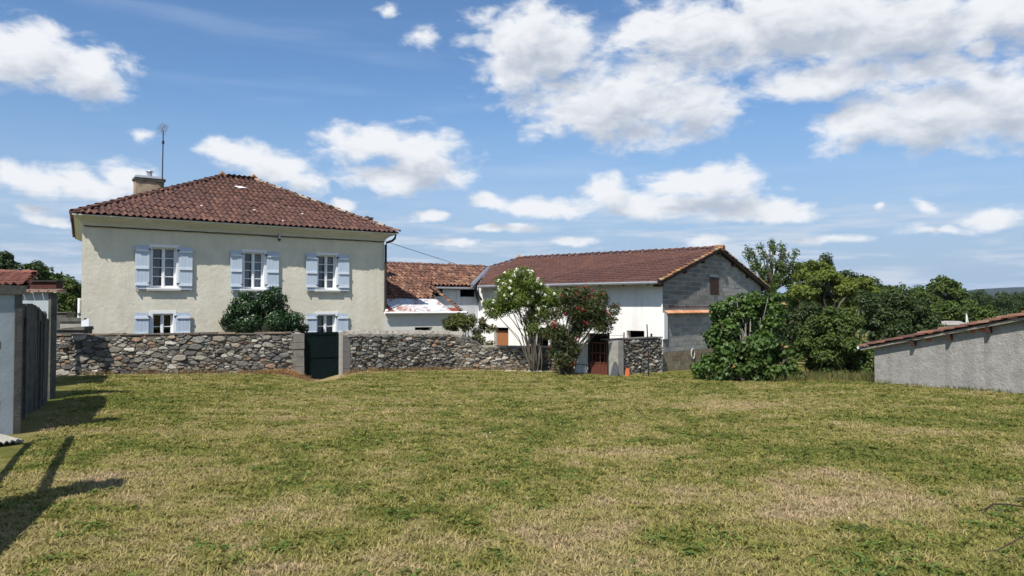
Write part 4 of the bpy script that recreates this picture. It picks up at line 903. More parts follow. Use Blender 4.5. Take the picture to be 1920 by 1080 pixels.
# gable of single blocks
gab = [(0, BZ0 + .4), (BW, BZ0 + .4), (BW, BTOP), (RG, apz - 0.16), (0, BTOP)]
lz = GFm.uz(1300, 584)[1]
hx0, hx1, hz0, hz1 = GFm.uz(1331, 535)[0], GFm.uz(1348, 535)[0], GFm.uz(1340, 553)[1], GFm.uz(1340, 521)[1]
m = MB(); m.prism([(max(p[0], .012), p[1]) for p in gab], lambda u, z: GFm.p(u, -.2, z), lambda u, z: GFm.p(u, -0.004, z)); gcore = m.build('gable_core', MT['joint'], barn)
blocks = []; R = random.Random(2); row = 0; z = gab[0][1]
while z < apz:
    u = -0.5 + (0.25 if row % 2 else 0.0) + R.gauss(0, .01)
    while u < BW:
        for a, b in ((u, min(u + .5, max(u, hx0))), (max(u, hx1), u + .5)) if (z + .2 > hz0 and z < hz1 + .02) else ((u, u + .5),):
            if b - a < .03: continue
            p = [(a + .012, z + .011), (b - .012, z + .011), (b - .012, z + .189), (a + .012, z + .189)]
            p = clip_half(p, -1, 0, -0.004); p = clip_half(p, 1, 0, BW - .004)
            sl = (gab[3][1] - BTOP) / RG; p = clip_half(p, -sl, 1, BTOP) if p else p; p = clip_half(p, sl, 1, gab[3][1] + sl * RG) if p else p
            if len(p) >= 3 and abs(parea(p)) > .002: blocks.append((p, R.gauss(0, .0025)))
        u += .5
    z += .2; row += 1
def bdist(b): q = GFm.p(b[0][0][0], 0, 1); return np.linalg.norm(np.array(q) - CAM) + (0 if b[0][0][1] > 0 else .5)
blocks.sort(key=bdist); rest = MB()
for i, (p, dn) in enumerate(blocks):
    t = MB() if i < 300 else rest; t.prism(p, lambda u, z: GFm.p(u, -0.02, z), lambda u, z: GFm.p(u, 0.004 + dn, z))
    if i < 300: t.build('block', MT['block_old'] if p[0][1] > lz - .05 else (MT['block_stained'] if p[0][1] < -.28 else MT['block']), barn)
if rest.v: rest.build('blocks', MT['block'], barn, kind='stuff')
print('gable blocks', len(blocks))
m = MB(); m.fbox(GFm, hx0 + .02, hx1 - .02, -.06, .012, hz0, hz1 - .03); m.build('hatch', MT['wood_dark'], barn)
m = MB(); m.fbox(GFm, hx0 - .05, hx1 + .05, -.05, .02, hz1 - .02, hz1 + .03); m.build('hatch_lintel', MT['black'], barn)
# brick slots above the tiled ledge, the ledge itself, its tiles one by one
zb = GFm.uz(1290, 575)[1]
for k in range(14):
    u0 = 0.55 + k * 0.30; MB().fbox(GFm, u0, u0 + .22, 0.0, .012, zb - .025, zb + .025).build('brick', MT['redgate'], barn)
ledge_u1 = GFm.uz(1328, 590)[0]; u = 0.16; lt = MB(); lt.fbox(GFm, 0, .25, 0, .105, 0, .022)
k = 0
while u < min(ledge_u1, BW - .3):
    MB().hexa([GFm.p(u, 0.006, lz + .03), GFm.p(u + .245, 0.006, lz + .03), GFm.p(u + .245, .20, lz - .085), GFm.p(u, .20, lz - .085), GFm.p(u, 0.006, lz + .06), GFm.p(u + .245, 0.006, lz + .06), GFm.p(u + .245, .205, lz - .045), GFm.p(u, .205, lz - .045)]).build('ledge_tile', MT['ledge'], barn); u += .25
for k in range(7):
    u = GFm.uz(1362, 586)[0] + k * .26; MB().hexa([GFm.p(u, 0.006, lz + .03), GFm.p(u + .245, 0.006, lz + .03), GFm.p(u + .245, .05, lz - .03), GFm.p(u, .05, lz - .03), GFm.p(u + .04, 0.006, lz + .09), GFm.p(u + .2, 0.006, lz + .09), GFm.p(u + .2, .05, lz + .01), GFm.p(u + .04, .05, lz + .01)]).build('ledge_tile', MT['ledge'], barn)
# roof
ridge_n = -RG; A0 = np.array(BF.p(-VO, EO, ez)); u3 = BU; s3 = (np.array(BF.p(-VO, -RG, apz)) - A0); SL = np.linalg.norm(s3); s3 = s3 / SL; nrB = np.cross(s3, u3); nrB = nrB if nrB[2] > 0 else -nrB
def on_barn(px, py): q = onplane(px, py, A0, nrB); return float(np.dot(q - A0, u3)), float(np.dot(q - A0, s3)), q
ru = on_barn(975, 486)[0]; hu_, hs_, H3 = on_barn(917, 503); vu_, vs_, V3 = on_barn(891, 537)
polyB = [(0, 0), (vu_ - .1, 0), (hu_, hs_), (ru, SL), (0, SL)]
m = MB(); plane_quad(m, A0, u3, s3, polyB, -0.02, 0.07)
A1 = np.array(BF.p(-VO, -BW - EO, ez)); s3b = (np.array(BF.p(-VO, -RG, apz)) - A1); SLb = np.linalg.norm(s3b); s3b = s3b / SLb; polyBb = [(0, 0), (BL, 0), (ru, SLb), (0, SLb)]
plane_quad(m, A1, u3, s3b, polyBb, -0.02, 0.07); broof = m.build('roof', MT['wood_dark'], barn)
ft = flat_tile(0.235, 0.40, 0.022)
print('barn tiles', tile_roof(broof, A0 - s3 * .04, u3, s3, polyB, 0.235, 0.345, ft, MT['tile_barn'], 300, jit=.004, rot=.006), tile_roof(broof, A1, u3, s3b, polyBb, 0.235, 0.345, ft, MT['tile_barn'], 0))
ap3 = np.array(BF.p(-VO - .02, -RG, apz + .02)); cap_tiles(broof, ap3, ap3 + BU * (ru + .1), MT['tile_barn'], .13, .42, 'ridge_tile', .0, seed=8)
cap_tiles(broof, H3, ap3 + BU * ru, MT['tile_barn'], .12, .42, 'hip_tile', .02, seed=9)
for a, b in ((BF.p(-VO + .02, EO + .03, ez + .02), BF.p(-VO + .02, -RG, apz + .03)), (BF.p(-VO + .02, -BW - EO, ez + .02), BF.p(-VO + .02, -RG, apz + .03))): cap_tiles(broof, a, b, MT['tile_ridge'], .10, .42, 'verge_tile', .0, seed=12)
MB().tube([ap3 - BU * .14 + (0, 0, -.02), ap3 + BU * .3 + (0, 0, .02)], [.15, .13], 8).build('ridge_end_tile', MT['tile_ridge'], broof)
q = on_barn(973, 486)[2]; MB().tube([q + (-.12, 0, .0), q + (0, 0, .16), q + (.14, 0, .02)], [.08, .12, .08], 7).build('ridge_end_tile', MT['tile_ridge'], broof)
# barge boards, purlin ends, gutter
for sgn, (a, b) in enumerate(((BF.p(-VO, EO, ez - .06), BF.p(-VO, -RG, apz - .06)), (BF.p(-VO, -BW - EO, ez - .06), BF.p(-VO, -RG, apz - .06)))): MB().bar(a, b, .04, .15).build('barge_board', MT['wood_dark'], barn)
for n_, t in ((0.25, 0), (-1.9, 0), (-3.7, 0), (-RG, 0), (-7.1, 0), (-8.9, 0), (-BW - .2, 0)):
    zz = ez + (apz - ez) * (1 - abs(n_ + RG) / (RG + EO)) - .20; MB().fbox(BF, -VO + .03, .25, n_ - .08, n_ + .08, zz - .09, zz + .06).build('purlin', MT['wood_dark'], barn)
m = MB(); g0 = np.array(BF.p(-VO + .05, EO + .04, ez - .03)); g1 = np.array(BF.p(vu_ - .3, EO + .04, ez - .03)); m.tube([g0, g1], .06, 8); m.build('gutter', MT['zinc'], barn)
m = MB(); 
for k in range(8):
    uu = 0.4 + k * 1.15; m = MB(); m.bar(BF.p(uu, EO - .02, ez - .09), BF.p(uu, -.05, ez - .09 + .17), .07, .1); m.build('rafter', MT['wood_dark'], barn)
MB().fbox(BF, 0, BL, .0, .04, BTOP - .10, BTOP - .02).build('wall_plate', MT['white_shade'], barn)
MB().tube([V3 + (-.15, -.1, .05), H3 + (.0, 0, .06)], [.10, .09], 5).build('valley_flashing', MT['zinc'], broof)
MB().tube([V3 + (-.02, -.1, -.02), V3 + (.1, .2, -.35), V3 + (.45, .6, -.9), V3 + (.5, .7, -2.5)], .05, 7).build('downpipe', MT['dark_metal'], barn)

# ------------------------------------------------------------------ wing and lean-to between house and barn
pit = math.radians(21.5); WR = onplane(720, 585, HO, HF.n)
wn = np.array((HF.n[0] * math.sin(pit), HF.n[1] * math.sin(pit), math.cos(pit))); wu = HF.u; ws = np.array((-HF.n[0] * math.cos(pit), -HF.n[1] * math.cos(pit), math.sin(pit)))
WO = WR + HF.n * 0.15
def on_wing(px, py): q = onplane(px, py, WO, wn); return float(np.dot(q - WO, wu)), float(np.dot(q - WO, ws)), q
wing = thing('outbuilding', 'low outbuilding with old orange tile roof joining the house and the barn', 'outbuilding', (-3.6, 35.5, -1.0))
s_tin = on_wing(760, 561)[1]; s_eave = on_wing(850, 539)[1]; r_l = on_wing(726, 494); r_r = on_wing(917, 504); v_r = on_wing(891, 538)
s_r = (r_l[1] + r_r[1]) / 2; c0 = on_wing(808, 539); c1 = on_wing(862, 583)
polyW = [(-.6, s_tin), (on_wing(816, 561)[0] + .02, s_tin), (c0[0], s_eave), (v_r[0], s_eave), (r_r[0] - .02, s_r), (-1.4, s_r)]
m = MB(); plane_quad(m, WO, wu, ws, polyW, -0.01, .06); wroof = m.build('roof', MT['wood_dark'], wing)
ct2 = canal_tile(0.215, 0.44, 0.075)
print('wing tiles', tile_roof(wroof, WO, wu, ws, polyW, .215, .36, ct2, MT['tile_orange'], 300, jit=.012, rot=.018))
P3 = lambda u, s, n=0: WO + wu * u + ws * s + wn * n
cap_tiles(wroof, P3(-1.4, s_r, .02), P3(r_r[0], s_r, .02), MT['tile_orange'], .11, .40, 'ridge_tile', .02, seed=15)
cap_tiles(wroof, P3(on_wing(864, 584)[0], .02, .02), P3(c0[0] + .04, s_eave, .02), MT['tile_orange'], .10, .38, 'verge_tile', .01, seed=16)
# tin sheets of the lean-to
def corr_sheet(u0, u1, s0, s1, n, mat, pitch=0.076, amp=0.012, name='tin_sheet', parent=wing):
    k = max(4, int((u1 - u0) / pitch * 4)); m = MB(); vs = []
    for s in (s0, (s0 + s1) / 2, s1): vs += [P3(u0 + (u1 - u0) * i / k, s, n + amp * math.sin((u0 + (u1 - u0) * i / k) / pitch * 6.283)) for i in range(k + 1)]
    w = k + 1; m.add(vs, [(r * w + i, r * w + i + 1, (r + 1) * w + i + 1, (r + 1) * w + i) for r in range(2) for i in range(k)]); return m.build(name, mat, parent, smooth=True)
ur = on_wing(845, 584)[0]; ul0 = .0; nsh = 5; wsh = (ur - 0.45) / nsh
corr_sheet(-.05, 0.52, 0, s_tin + .1, .012, MT['redsheet'])
for k in range(nsh):
    a = 0.45 + k * wsh; top = s_tin + .12; 
    uedge = on_wing(816, 561)[0]
    if a + wsh > uedge: top = max(0.3, s_tin * (1 - (a + wsh * .75 - uedge) / (c1[0] - uedge)) + .1)
    corr_sheet(a, a + wsh + .05, 0, top, .02 + .006 * (k % 2), MT['rust'])
corr_sheet(ur - .1, c1[0] + .1, 0, .42, .02, MT['redsheet'])
gz_ = WO[2]
m = MB(); m.tube([P3(-.06, -.04, -.03), P3(c1[0] + .3, -.04, -.03)], .055, 8); m.build('gutter', MT['sill'], wing)
WF = Frame(WR, wu[:2], HF.n[:2]); wl = c1[0] + .3
wh = (WF.uz(778, 613)[0], WF.uz(811, 613)[0], WF.uz(790, 640)[1], WF.uz(790, 613.5)[1])
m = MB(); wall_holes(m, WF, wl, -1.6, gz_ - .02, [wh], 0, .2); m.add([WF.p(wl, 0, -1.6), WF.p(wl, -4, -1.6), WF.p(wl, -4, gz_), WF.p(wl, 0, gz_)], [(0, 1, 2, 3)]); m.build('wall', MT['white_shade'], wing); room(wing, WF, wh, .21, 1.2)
MB().fbox(WF, wh[1] - .05, wh[1], -.2, -.05, wh[2], wh[3]).build('window_jamb', MT['sill'], wing)
# upper wall of vertical planks set back under the eaves, with two dark openings
qe = P3(c0[0], s_eave); back = float(np.dot(qe - WR, -HF.n)) + .25; PF = Frame(WR - HF.n * back, wu[:2], HF.n[:2]); pz = qe[2] - .10
def puz(px, py): return PF.uz(px, py)
o1 = (puz(806, 545)[0], puz(830, 545)[0], puz(818, 555.5)[1], pz); o2 = (puz(861, 545)[0], puz(888, 545)[0], puz(870, 556.5)[1], pz)
u = puz(790, 560)[0]; uend = puz(918, 560)[0]; R = random.Random(3)
while u < uend:
    w = .165; um = u + w / 2; zt = pz
    for o in (o1, o2):
        if o[0] < um < o[1]: zt = o[2]
    MB().fbox(PF, u + .004, u + w - .004, -.03 + R.gauss(0, .002), R.gauss(0, .002), -.6, zt).build('plank', MT['plank'], wing); u += w
MB().fbox(PF, puz(790, 560)[0], uend, -.06, -.04, -.6, min(o1[2], o2[2]) - .02).build('plank_backing', MT['wood_dark'], wing)
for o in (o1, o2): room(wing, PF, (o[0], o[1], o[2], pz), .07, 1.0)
m = MB(); m.tube([P3(c0[0], s_eave - .04, -.02), P3(v_r[0] - .1, s_eave - .04, -.02)], .05, 8); m.build('gutter', MT['zinc'], wing)
m = MB(); m.tube([P3(v_r[0] - .12, s_eave - .04, -.05), PF.p(puz(893, 560)[0], .05, 2.2), PF.p(puz(898, 560)[0], .05, 1.9), PF.p(puz(898, 560)[0], .05, -.5)], .045, 7); m.build('downpipe', MT['dark_metal'], wing)

# ------------------------------------------------------------------ red gate group
g0, g1 = np.array((2.5, 29.45)), np.array((3.62, 28.32)); d_ = (g1 - g0) / np.linalg.norm(g1 - g0); RF = Frame(g0, d_, (d_[1], -d_[0])); 
nrm = RF.n if RF.n[1] < 0 else -RF.n; RF = Frame(g0, d_, nrm[:2]); RW = np.linalg.norm(g1 - g0); zg = lambda u: gzf(*RF.p(u, .1, 0)[:2])
us_ = RF.uz(1105, 680)[0]; ue = RF.uz(1141, 680)[0]; ztop = RF.uz(1120, 626)[1]
pan = thing('sheet_panel', 'white corrugated metal panel beside the rust red gate, half behind the red oleander', 'panel', RF.p(us_ / 2, 0, zg(.3)))
z1 = RF.uz(1090, 644)[1]; k = 64; m = MB(); uu0, uu1 = RF.uz(1077, 680)[0], us_ - .04
lo = [RF.p(uu0 + (uu1 - uu0) * i / k, .012 * math.copysign(min(1, abs(2 * math.sin(i / k * 7 * 6.283))), math.sin(i / k * 7 * 6.283)), zg(.4) - .05) for i in range(k + 1)]; hi = [(p[0], p[1], z1) for p in lo]
m.add(lo + hi, [(i, i + 1, k + 2 + i, k + 1 + i) for i in range(k)]); m.build('sheet', MT['sheet_white'], pan)
zr = RF.uz(1090, 681)[1]; MB().fbox(RF, uu0, uu1, .015, .04, zr - .03, zr + .03).build('rail', MT['sheet_white'], pan); MB().fbox(RF, uu0, uu1, .041, .05, zr - .05, zr - .03).build('painted_rail_shadow', MT['dark_metal'], pan)  # dark strip added to stand in for the shade under the rail
rg = thing('iron_gate', 'rust red iron gate with barred top and solid lower panel', 'gate', RF.p((us_ + ue) / 2, 0, zg(1.)))
zb_ = zg(1.2) - .0; zm = RF.uz(1122, 680)[1]; z2 = RF.uz(1122, 662)[1]; z3 = RF.uz(1122, 643)[1]
MB().fbox(RF, us_ - .04, us_ + .035, -.03, .03, zb_ - .2, z3 + .05).build('hinge_post', MT['black'], rg); MB().fbox(RF, ue - .035, ue + .02, -.03, .03, zb_ - .2, z3 + .05).build('latch_post', MT['black'], rg)
m = MB(); k = 10; w = (ue - us_ - .08) / k
for i in range(k): MB().fbox(RF, us_ + .04 + i * w + .002, us_ + .04 + (i + 1) * w - .002, -.008, .012 if i % 2 else .004, zb_ + .04, zm).build('panel_slat', MT['redgate'], rg)
for z in (z3, z2, zm, zb_ + .03): MB().fbox(RF, us_ + .035, ue - .035, -.015, .022, z - .02, z + .02).build('rail', MT['redgate'], rg)
for t in (.17, .35, .58, .8): MB().fbox(RF, us_ + (ue - us_) * t - .012 - (.01 if t == .58 else 0), us_ + (ue - us_) * t + .012 + (.01 if t == .58 else 0), -.011, .012, zm, z3).build('bar', MT['redgate'], rg)
px_, pz_ = RF.uz(1150, 690)
post = thing('concrete_post', 'pale concrete post between the red gate and the short stone wall', 'post', RF.p(px_, 0, zg(1.5)))
MB().fbox(RF, RF.uz(1142, 690)[0], RF.uz(1160, 690)[0], -.3, .02, zg(1.5) - .2, .44).build('shaft', MT['concrete'], post)
# leaning slab, clay shard, stakes
q = gpx(1153, 706); m = MB(); o_ = np.array((q[0], q[1], 0)); z0 = q[2] - .03
def slab_pt(x, z, n): return o_ + np.array((d_[0] * x, d_[1] * x, z0 + z)) + np.array((nrm[0], nrm[1], 0)) * (n + .05 - z * .16) * 1.0
poly = [(-.17, 0), (.17, 0), (.17, .25), (.12, .42), (.02, .55), (-.05, .56), (-.10, .45), (-.14, .25)]
m.prism(poly, lambda x, z: slab_pt(x, z, -.02), lambda x, z: slab_pt(x, z, .02)); m.build('leaning_slab', MT['slate'], label='dark slate slab leaning on the pale concrete post', cat='slab')
q = gpx(1176, 706); m = MB(); o_ = np.array((q[0], q[1], 0)); z0 = q[2] - .02; poly = [(-.05, 0), (.12, 0), (.13, .12), (.09, .26), (.02, .33), (-.04, .34), (-.06, .2)]
m.prism(poly, lambda x, z: slab_pt(x, z, -.02), lambda x, z: slab_pt(x, z, .02)); m.build('clay_tile', MT['orange'], label='bright orange clay tile standing at the foot of the short stone wall', cat='tile')
def stake(pxb, pyb, pxt, pyt, r, mat, label, name='stake', bend=0.02):
    b = gpx(pxb, pyb); t = atY(pxt, pyt, b[1] + .1); b[2] -= .05; md = (b + t) / 2 + np.array((bend, 0, 0)); MB().tube([b, (b + md) / 2 + (bend * .3, 0, 0), md, (md + t) / 2, t], [r * 1.1, r, r, r * .95, r * .85], 7).build(name, mat, label=label, cat='stake', group='stakes by the short stone wall')
    return t
t1 = stake(1168, 702, 1170, 623, .038, MT['wood_grey'], 'grey weathered wooden stake before the short stone wall')
stake(1216, 707, 1213, 608, .024, MT['black'], 'thin black stake standing in the lawn before the short stone wall', bend=.015)
stake(1206, 705, 1206, 690, .014, MT['black'], 'stubby dark peg in the grass left of the thin black stake', bend=.004)
m = MB(); m.tube([t1 + (0, 0, -.12), (t1 + np.array(RF.p(ue, 0, .6))) / 2 + (0, 0, -.05), RF.p(ue, 0, .62)], .006, 4); m.build('tie_wire', MT['dark_metal'], label='thin wire from the grey stake to the red gate', cat='wire')
# hose coil hung on the gable
cu, cz = GFm.uz(1298, 663); m = MB(); pts = []
for i in range(60):
    a = i / 59 * 6.283 * 2.6; r = .17 + .012 * math.sin(a * .7); pts.append(GFm.p(cu + r * .95 * math.cos(a), .03 + .012 * i / 59, cz + r * 1.25 * math.sin(a)))
m.tube(pts, .016, 6); m.build('hose', surf('pale_hose', (.5, .48, .42), .6, .1, 8), label='pale coiled hose hanging on the block gable behind the fig tree', cat='hose')

# ------------------------------------------------------------------ left boundary: piers, rails, walls
PL = [np.array((-5.1 - .447 * 5.55 * k, 6.5 + .894 * 5.55 * k)) for k in (-1, 0, 1, 2)]   # pier line
bd = np.array((-.447, .894)); bn = np.array((.894, .447))
def lframe(p): return Frame(p, bd, bn)
def pier(p, h, label, mat='bluegrey', w=.17, capm='concrete_dark'):
    g = gzf(*p); t = thing('boundary_pier', label, 'pier', (p[0], p[1], g), 'piers along the left boundary'); f = Frame(p, bd, bn)
    MB().fbox(f, -w, w, -w, w, g - .3, h - .11).build('shaft', MT[mat], t); MB().fbox(f, -w - .05, w + .05, -w - .05, w + .05, h - .109, h).build('cap', MT[capm], t); return t
zt1 = atY(20, 535, 11.6)[2]; zt2 = atY(97, 541, 16.5)[2]
pier(PL[1], gzf(*PL[1]) + 2.3, 'grey rendered pier nearest the camera on the left boundary')
pier(PL[0], gzf(*PL[0]) + 2.3, 'grey rendered pier beside the camera on the left boundary')
p1 = PL[2] + np.array((-.16, .0)); p2 = np.array((-10.05, 16.55))
# near rendered wall end, its face turned from the sun
ef = np.array(atY(38, 700, 11.75))[:2]; sdv = -SUN_H; nf = np.array((0.835, -0.55)); nf /= np.linalg.norm(nf); ad = np.array((-.60, -.80)); an_ = np.array((.80, -.60))
NF = Frame(ef, ad, an_); g = gzf(*ef)
nw = thing('rendered_wall', 'tall blue grey rendered wall end with dark coping at the left edge', 'wall', NF.p(.8, -.15, g))
MB().fbox(NF, 0, 1.9, -.34, 0, g - .3, zt1 - .14).build('wall_panel', MT['bluegrey'], nw)
MB().fbox(NF, -.05, 1.9, -.40, .05, zt1 - .138, zt1).build('coping', MT['concrete_dark'], nw)
MB().fbox(NF, -.012, .09, -.33, .012, g - .3, zt1 - .141).build('weathered_edge', MT['concrete_dark'], nw)
# dark low wall between the near wall end and the far pier
fdk, ddk = wall_path([ef + bd * .3 - bn * .25, p2 + np.array((.10, -.25))]); m = MB(); L_dk = ddk[-1]; R = random.Random(6)
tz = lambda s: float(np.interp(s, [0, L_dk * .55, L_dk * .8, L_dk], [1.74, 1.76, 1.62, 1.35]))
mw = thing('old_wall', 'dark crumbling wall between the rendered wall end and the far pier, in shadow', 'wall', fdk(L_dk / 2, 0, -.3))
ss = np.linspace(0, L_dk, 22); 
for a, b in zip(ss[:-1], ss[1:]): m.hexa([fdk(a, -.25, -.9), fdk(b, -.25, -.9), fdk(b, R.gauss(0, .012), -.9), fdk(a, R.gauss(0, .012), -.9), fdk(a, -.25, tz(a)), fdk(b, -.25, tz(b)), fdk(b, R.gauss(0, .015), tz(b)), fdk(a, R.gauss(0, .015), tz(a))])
m.build('core', MT['concrete_dark'], mw)  # shade on this face is put into the dark core colour
for k in (2, 5):
    s = L_dk * (.1 + .12 * k) ; MB().hexa([fdk(s, 0, -.5), fdk(s + .16, 0, -.5), fdk(s + .16, .05, -.5), fdk(s, .05, -.5), fdk(s + .10, 0, tz(s) - .25 - .1 * (k % 3)), fdk(s + .2, 0, tz(s) - .25), fdk(s + .2, .04, tz(s) - .25), fdk(s + .1, .04, tz(s) - .25)]).build('board', MT['wood_old'] if k % 3 == 0 else MT['concrete_dark'], mw)
# far pier and the cross wall behind it, with tile coping
FP = Frame(p2, (1, 0), (0, -1)); g2 = gzf(*p2)
xw = thing('cross_wall', 'grey rendered wall with tile coping behind the dark low wall on the left', 'wall', FP.p(-1, 0, g2))
zc2 = atY(70, 549, 17.0)[2]; xl = atY(30, 560, 17.0)[0] - p2[0] - 1.2
xr = atY(97, 560, p2[1] + .28)[0] - p2[0]
MB().fbox(FP, xl, xr - .062, -.5, -.28, g2 - .3, zc2).build('wall_panel', MT['bluegrey'], xw)
MB().fbox(FP, xr - .06, xr, -.48, -.26, g2 - .3, zc2 - .0).build('end_pilaster', MT['concrete_dark'], xw)  # pale pilaster coloured dark to stand in for shade
u = xl; k = 0
while u < xr + .04:
    MB().hexa([FP.p(u, -.56, zc2 + .01), FP.p(u + .2, -.56, zc2 + .01), FP.p(u + .2, -.15, zc2 + .01), FP.p(u, -.15, zc2 + .01), FP.p(u + .02, -.5, zc2 + .09), FP.p(u + .17, -.5, zc2 + .085), FP.p(u + .17, -.17, zc2 + .05), FP.p(u + .03, -.17, zc2 + .055)]).build('coping_tile', MT['tile_pale'], xw); u += .21; k += 1
# rails between the piers, and the low wall beside the camera
rf, rd = wall_path([PL[1], PL[2]])
fence = thing('rail_fence', 'two rail fence between the near pier and the rendered wall end', 'fence', rf(rd[-1] / 2, 0, -.2))
MB().tube([rf(rd[-1] - 1.12, -.06, gzf(*PL[2]) - .3), rf(rd[-1] - 1.12, -.06, gzf(*PL[2]) + 1.5)], .05, 7).build('post', MT['wood_grey'], fence)
for h in (1.42, .6): MB().bar(np.array(rf(.17, 0, gzf(*PL[1]) + h)), np.array(rf(rd[-1] - 1.08, 0, gzf(*PL[2]) + h)), .05, .11).build('rail', MT['wood_grey'], fence)
rf, rd = wall_path([PL[0], PL[1]]); m = MB(); a = gzf(*PL[0])
m.hexa([rf(.2, -.12, a - .5), rf(rd[-1] - .2, -.12, a - .5), rf(rd[-1] - .2, .12, a - .5), rf(.2, .12, a - .5), rf(.2, -.12, a + .45), rf(rd[-1] - .2, -.12, a + 1.40), rf(rd[-1] - .2, .12, a + 1.40), rf(.2, .12, a + .45)])
m.build('low_wall', MT['bluegrey'], label='low rendered wall between the two nearest piers on the left', cat='wall')
# stacked white corrugated sheet lying by the wall foot
q = gpx(-14, 836); fr = Frame(q[:2], (.6, .8), (.8, -.6)); m = MB(); k = 40
lo = [fr.p(-.35 + .7 * i / k, -.9, q[2] + .05 + .018 * math.sin(i / k * 9 * 6.283)) for i in range(k + 1)]; hi = [fr.p(-.35 + .7 * i / k, .12, q[2] + .045 + .018 * math.sin(i / k * 9 * 6.283)) for i in range(k + 1)]
th = [(p[0], p[1], p[2] - .012) for p in lo + hi]; k1 = k + 1
m.add(lo + hi + th, [(i, i + 1, k1 + i + 1, k1 + i) for i in range(k)] + [(2 * k1 + i, 2 * k1 + i + 1, 3 * k1 + i + 1, 3 * k1 + i) for i in range(k)] + [(k1 + i, k1 + i + 1, 3 * k1 + i + 1, 3 * k1 + i) for i in range(k)])
m.build('corrugated_sheet', MT['concrete'], label='pale corrugated sheet lying on the grass at the left edge', cat='sheet')

# neighbour's shed roof over the left wall, dark box and white post
sh = thing('garden_shed', 'small shed with red tile roof over the wall at the left edge', 'shed', atY(-20, 600, 20.5) * (1, 1, 0) + (0, 0, -.5))
e0 = atY(-60, 535, 19.0); e1 = atY(50, 537, 19.0); t1_ = atY(66, 513, 21.5); e1[2] = e0[2] = (e0[2] + e1[2]) / 2; u3 = (e1 - e0) / np.linalg.norm(e1 - e0); s_ = t1_ - e1; s_ = s_ - u3 * np.dot(s_, u3); sl_ = np.linalg.norm(s_); s3s = s_ / sl_
poly = [(-1.5, 0), (np.linalg.norm(e1 - e0), 0), (float(np.dot(t1_ - e0, u3)), sl_), (-1.5, sl_)]
m = MB(); plane_quad(m, e0, u3, s3s, poly, -.01, .07); shr = m.build('roof', MT['wood_dark'], sh)
MT['tile_red'] = pieces('clean_red_tile', [(0.20, 0.082, 0.062), (0.165, 0.07, 0.055), (0.235, 0.10, 0.072)], lichen=(.4, .3, .22), lichen_amt=.3)
tile_roof(shr, e0, u3, s3s, poly, .20, .40, canal_tile(.2, .47, .06), MT['tile_red'], 100, jit=.003, rot=.004)
cap_tiles(shr, e0 + u3 * poly[1][0], t1_, MT['tile_red'], .09, .4, 'verge_tile', .0, seed=22); cap_tiles(shr, e0 + u3 * -1.5 + s3s * sl_, t1_, MT['tile_red'], .10, .4, 'ridge_tile', .02, seed=23)
a = e0 + u3 * -1.4; b = e0 + u3 * (poly[1][0] - .15); m = MB(); bk = np.array((-1.5, 2.2, 0))
for p, q in (((a + (0, .2, 0)), (b + (0, .2, 0))), (b + (0, .2, 0), b + bk)): m.add([(p[0], p[1], -.8), (q[0], q[1], -.8), (q[0], q[1], q[2] - .03 + (0.0 if q is b else 0)), (p[0], p[1], p[2] - .03)], [(0, 1, 2, 3)])
m.build('wall', MT['concrete'], sh)
q0 = atY(62, 540, 22.5); q1 = atY(105, 540, 22.5); zt_ = atY(80, 525.5, 22.5)[2]
ab_ = thing('lean_to_roof', 'dark brown flat roofed lean-to beside the red tiled shed', 'shed', (q0[0], q0[1], -.6))
MB().box(q0[0] - .1, q1[0], q0[1], q0[1] + .35, atY(80, 541, 22.5)[2], zt_ - .05).build('fascia', surf('brown_fascia', (.085, .03, .025), .7, .2, 6), ab_)
MB().box(q0[0] - .15, q1[0] + .05, q0[1] - .06, q0[1] + .40, zt_ - .048, zt_).build('flat_roof', MT['dark_metal'], ab_)
MB().box(q1[0] - .10, q1[0] - .03, q0[1] + .05, q0[1] + .12, -.7, atY(80, 541, 22.5)[2]).build('post', MT['trim'], ab_)
MB().box(q0[0] - .1, q0[0] - .03, q0[1] + .05, q0[1] + .12, -.7, atY(80, 541, 22.5)[2]).build('post', MT['trim'], ab_)

# stepped concrete blocks and low white box at the house corner
def blk(name, label, xl, xr, yt, yb, Y, depth, mat, lid=None, slope=0.0, cat='trough'):
    a = atY(xl, yt, Y); b = atY(xr, yt, Y); zt = a[2]; zb = atY(xl, yb, Y)[2]; t = thing(name, label, cat, ((a[0] + b[0]) / 2, Y + depth / 2, gzf(a[0], Y)))
    MB().box(a[0], b[0], Y, Y + depth, gzf(a[0], Y) - .2, zt - (.0 if not lid else lid)).build('body', MT[mat], t)
    if lid: MB().hexa([(a[0] - .05, Y - .06, zt - lid + .002), (b[0] + .05, Y - .06, zt - lid + .002), (b[0] + .05, Y + depth, zt - lid + .002), (a[0] - .05, Y + depth, zt - lid + .002), (a[0] - .03, Y - .05, zt - slope), (b[0] + .04, Y - .05, zt), (b[0] + .04, Y + depth, zt), (a[0] - .03, Y + depth, zt - slope)]).build('lid', MT['concrete_dark'], t)
    return t
blk('concrete_bin', 'low concrete bin with sloping lid just over the wall at its left end', 92, 157, 612, 640, 24.6, .5, 'concrete_dark', .12, .10, 'bin')
blk('concrete_trough', 'grey concrete trough with thick slab lid beside the house corner', 113, 160, 596, 640, 25.3, .5, 'concrete', .12, .0)
blk('planter_box', 'flat topped pale box against the cream house corner', 148, 180, 586.5, 640, 25.6, .0 + .35, 'bluegrey', .03, 0, 'box')
blk('slatted_bin', 'grey slatted bin behind the concrete trough', 99, 124, 585, 640, 26.4, .5, 'concrete_dark', .03, 0, 'bin')
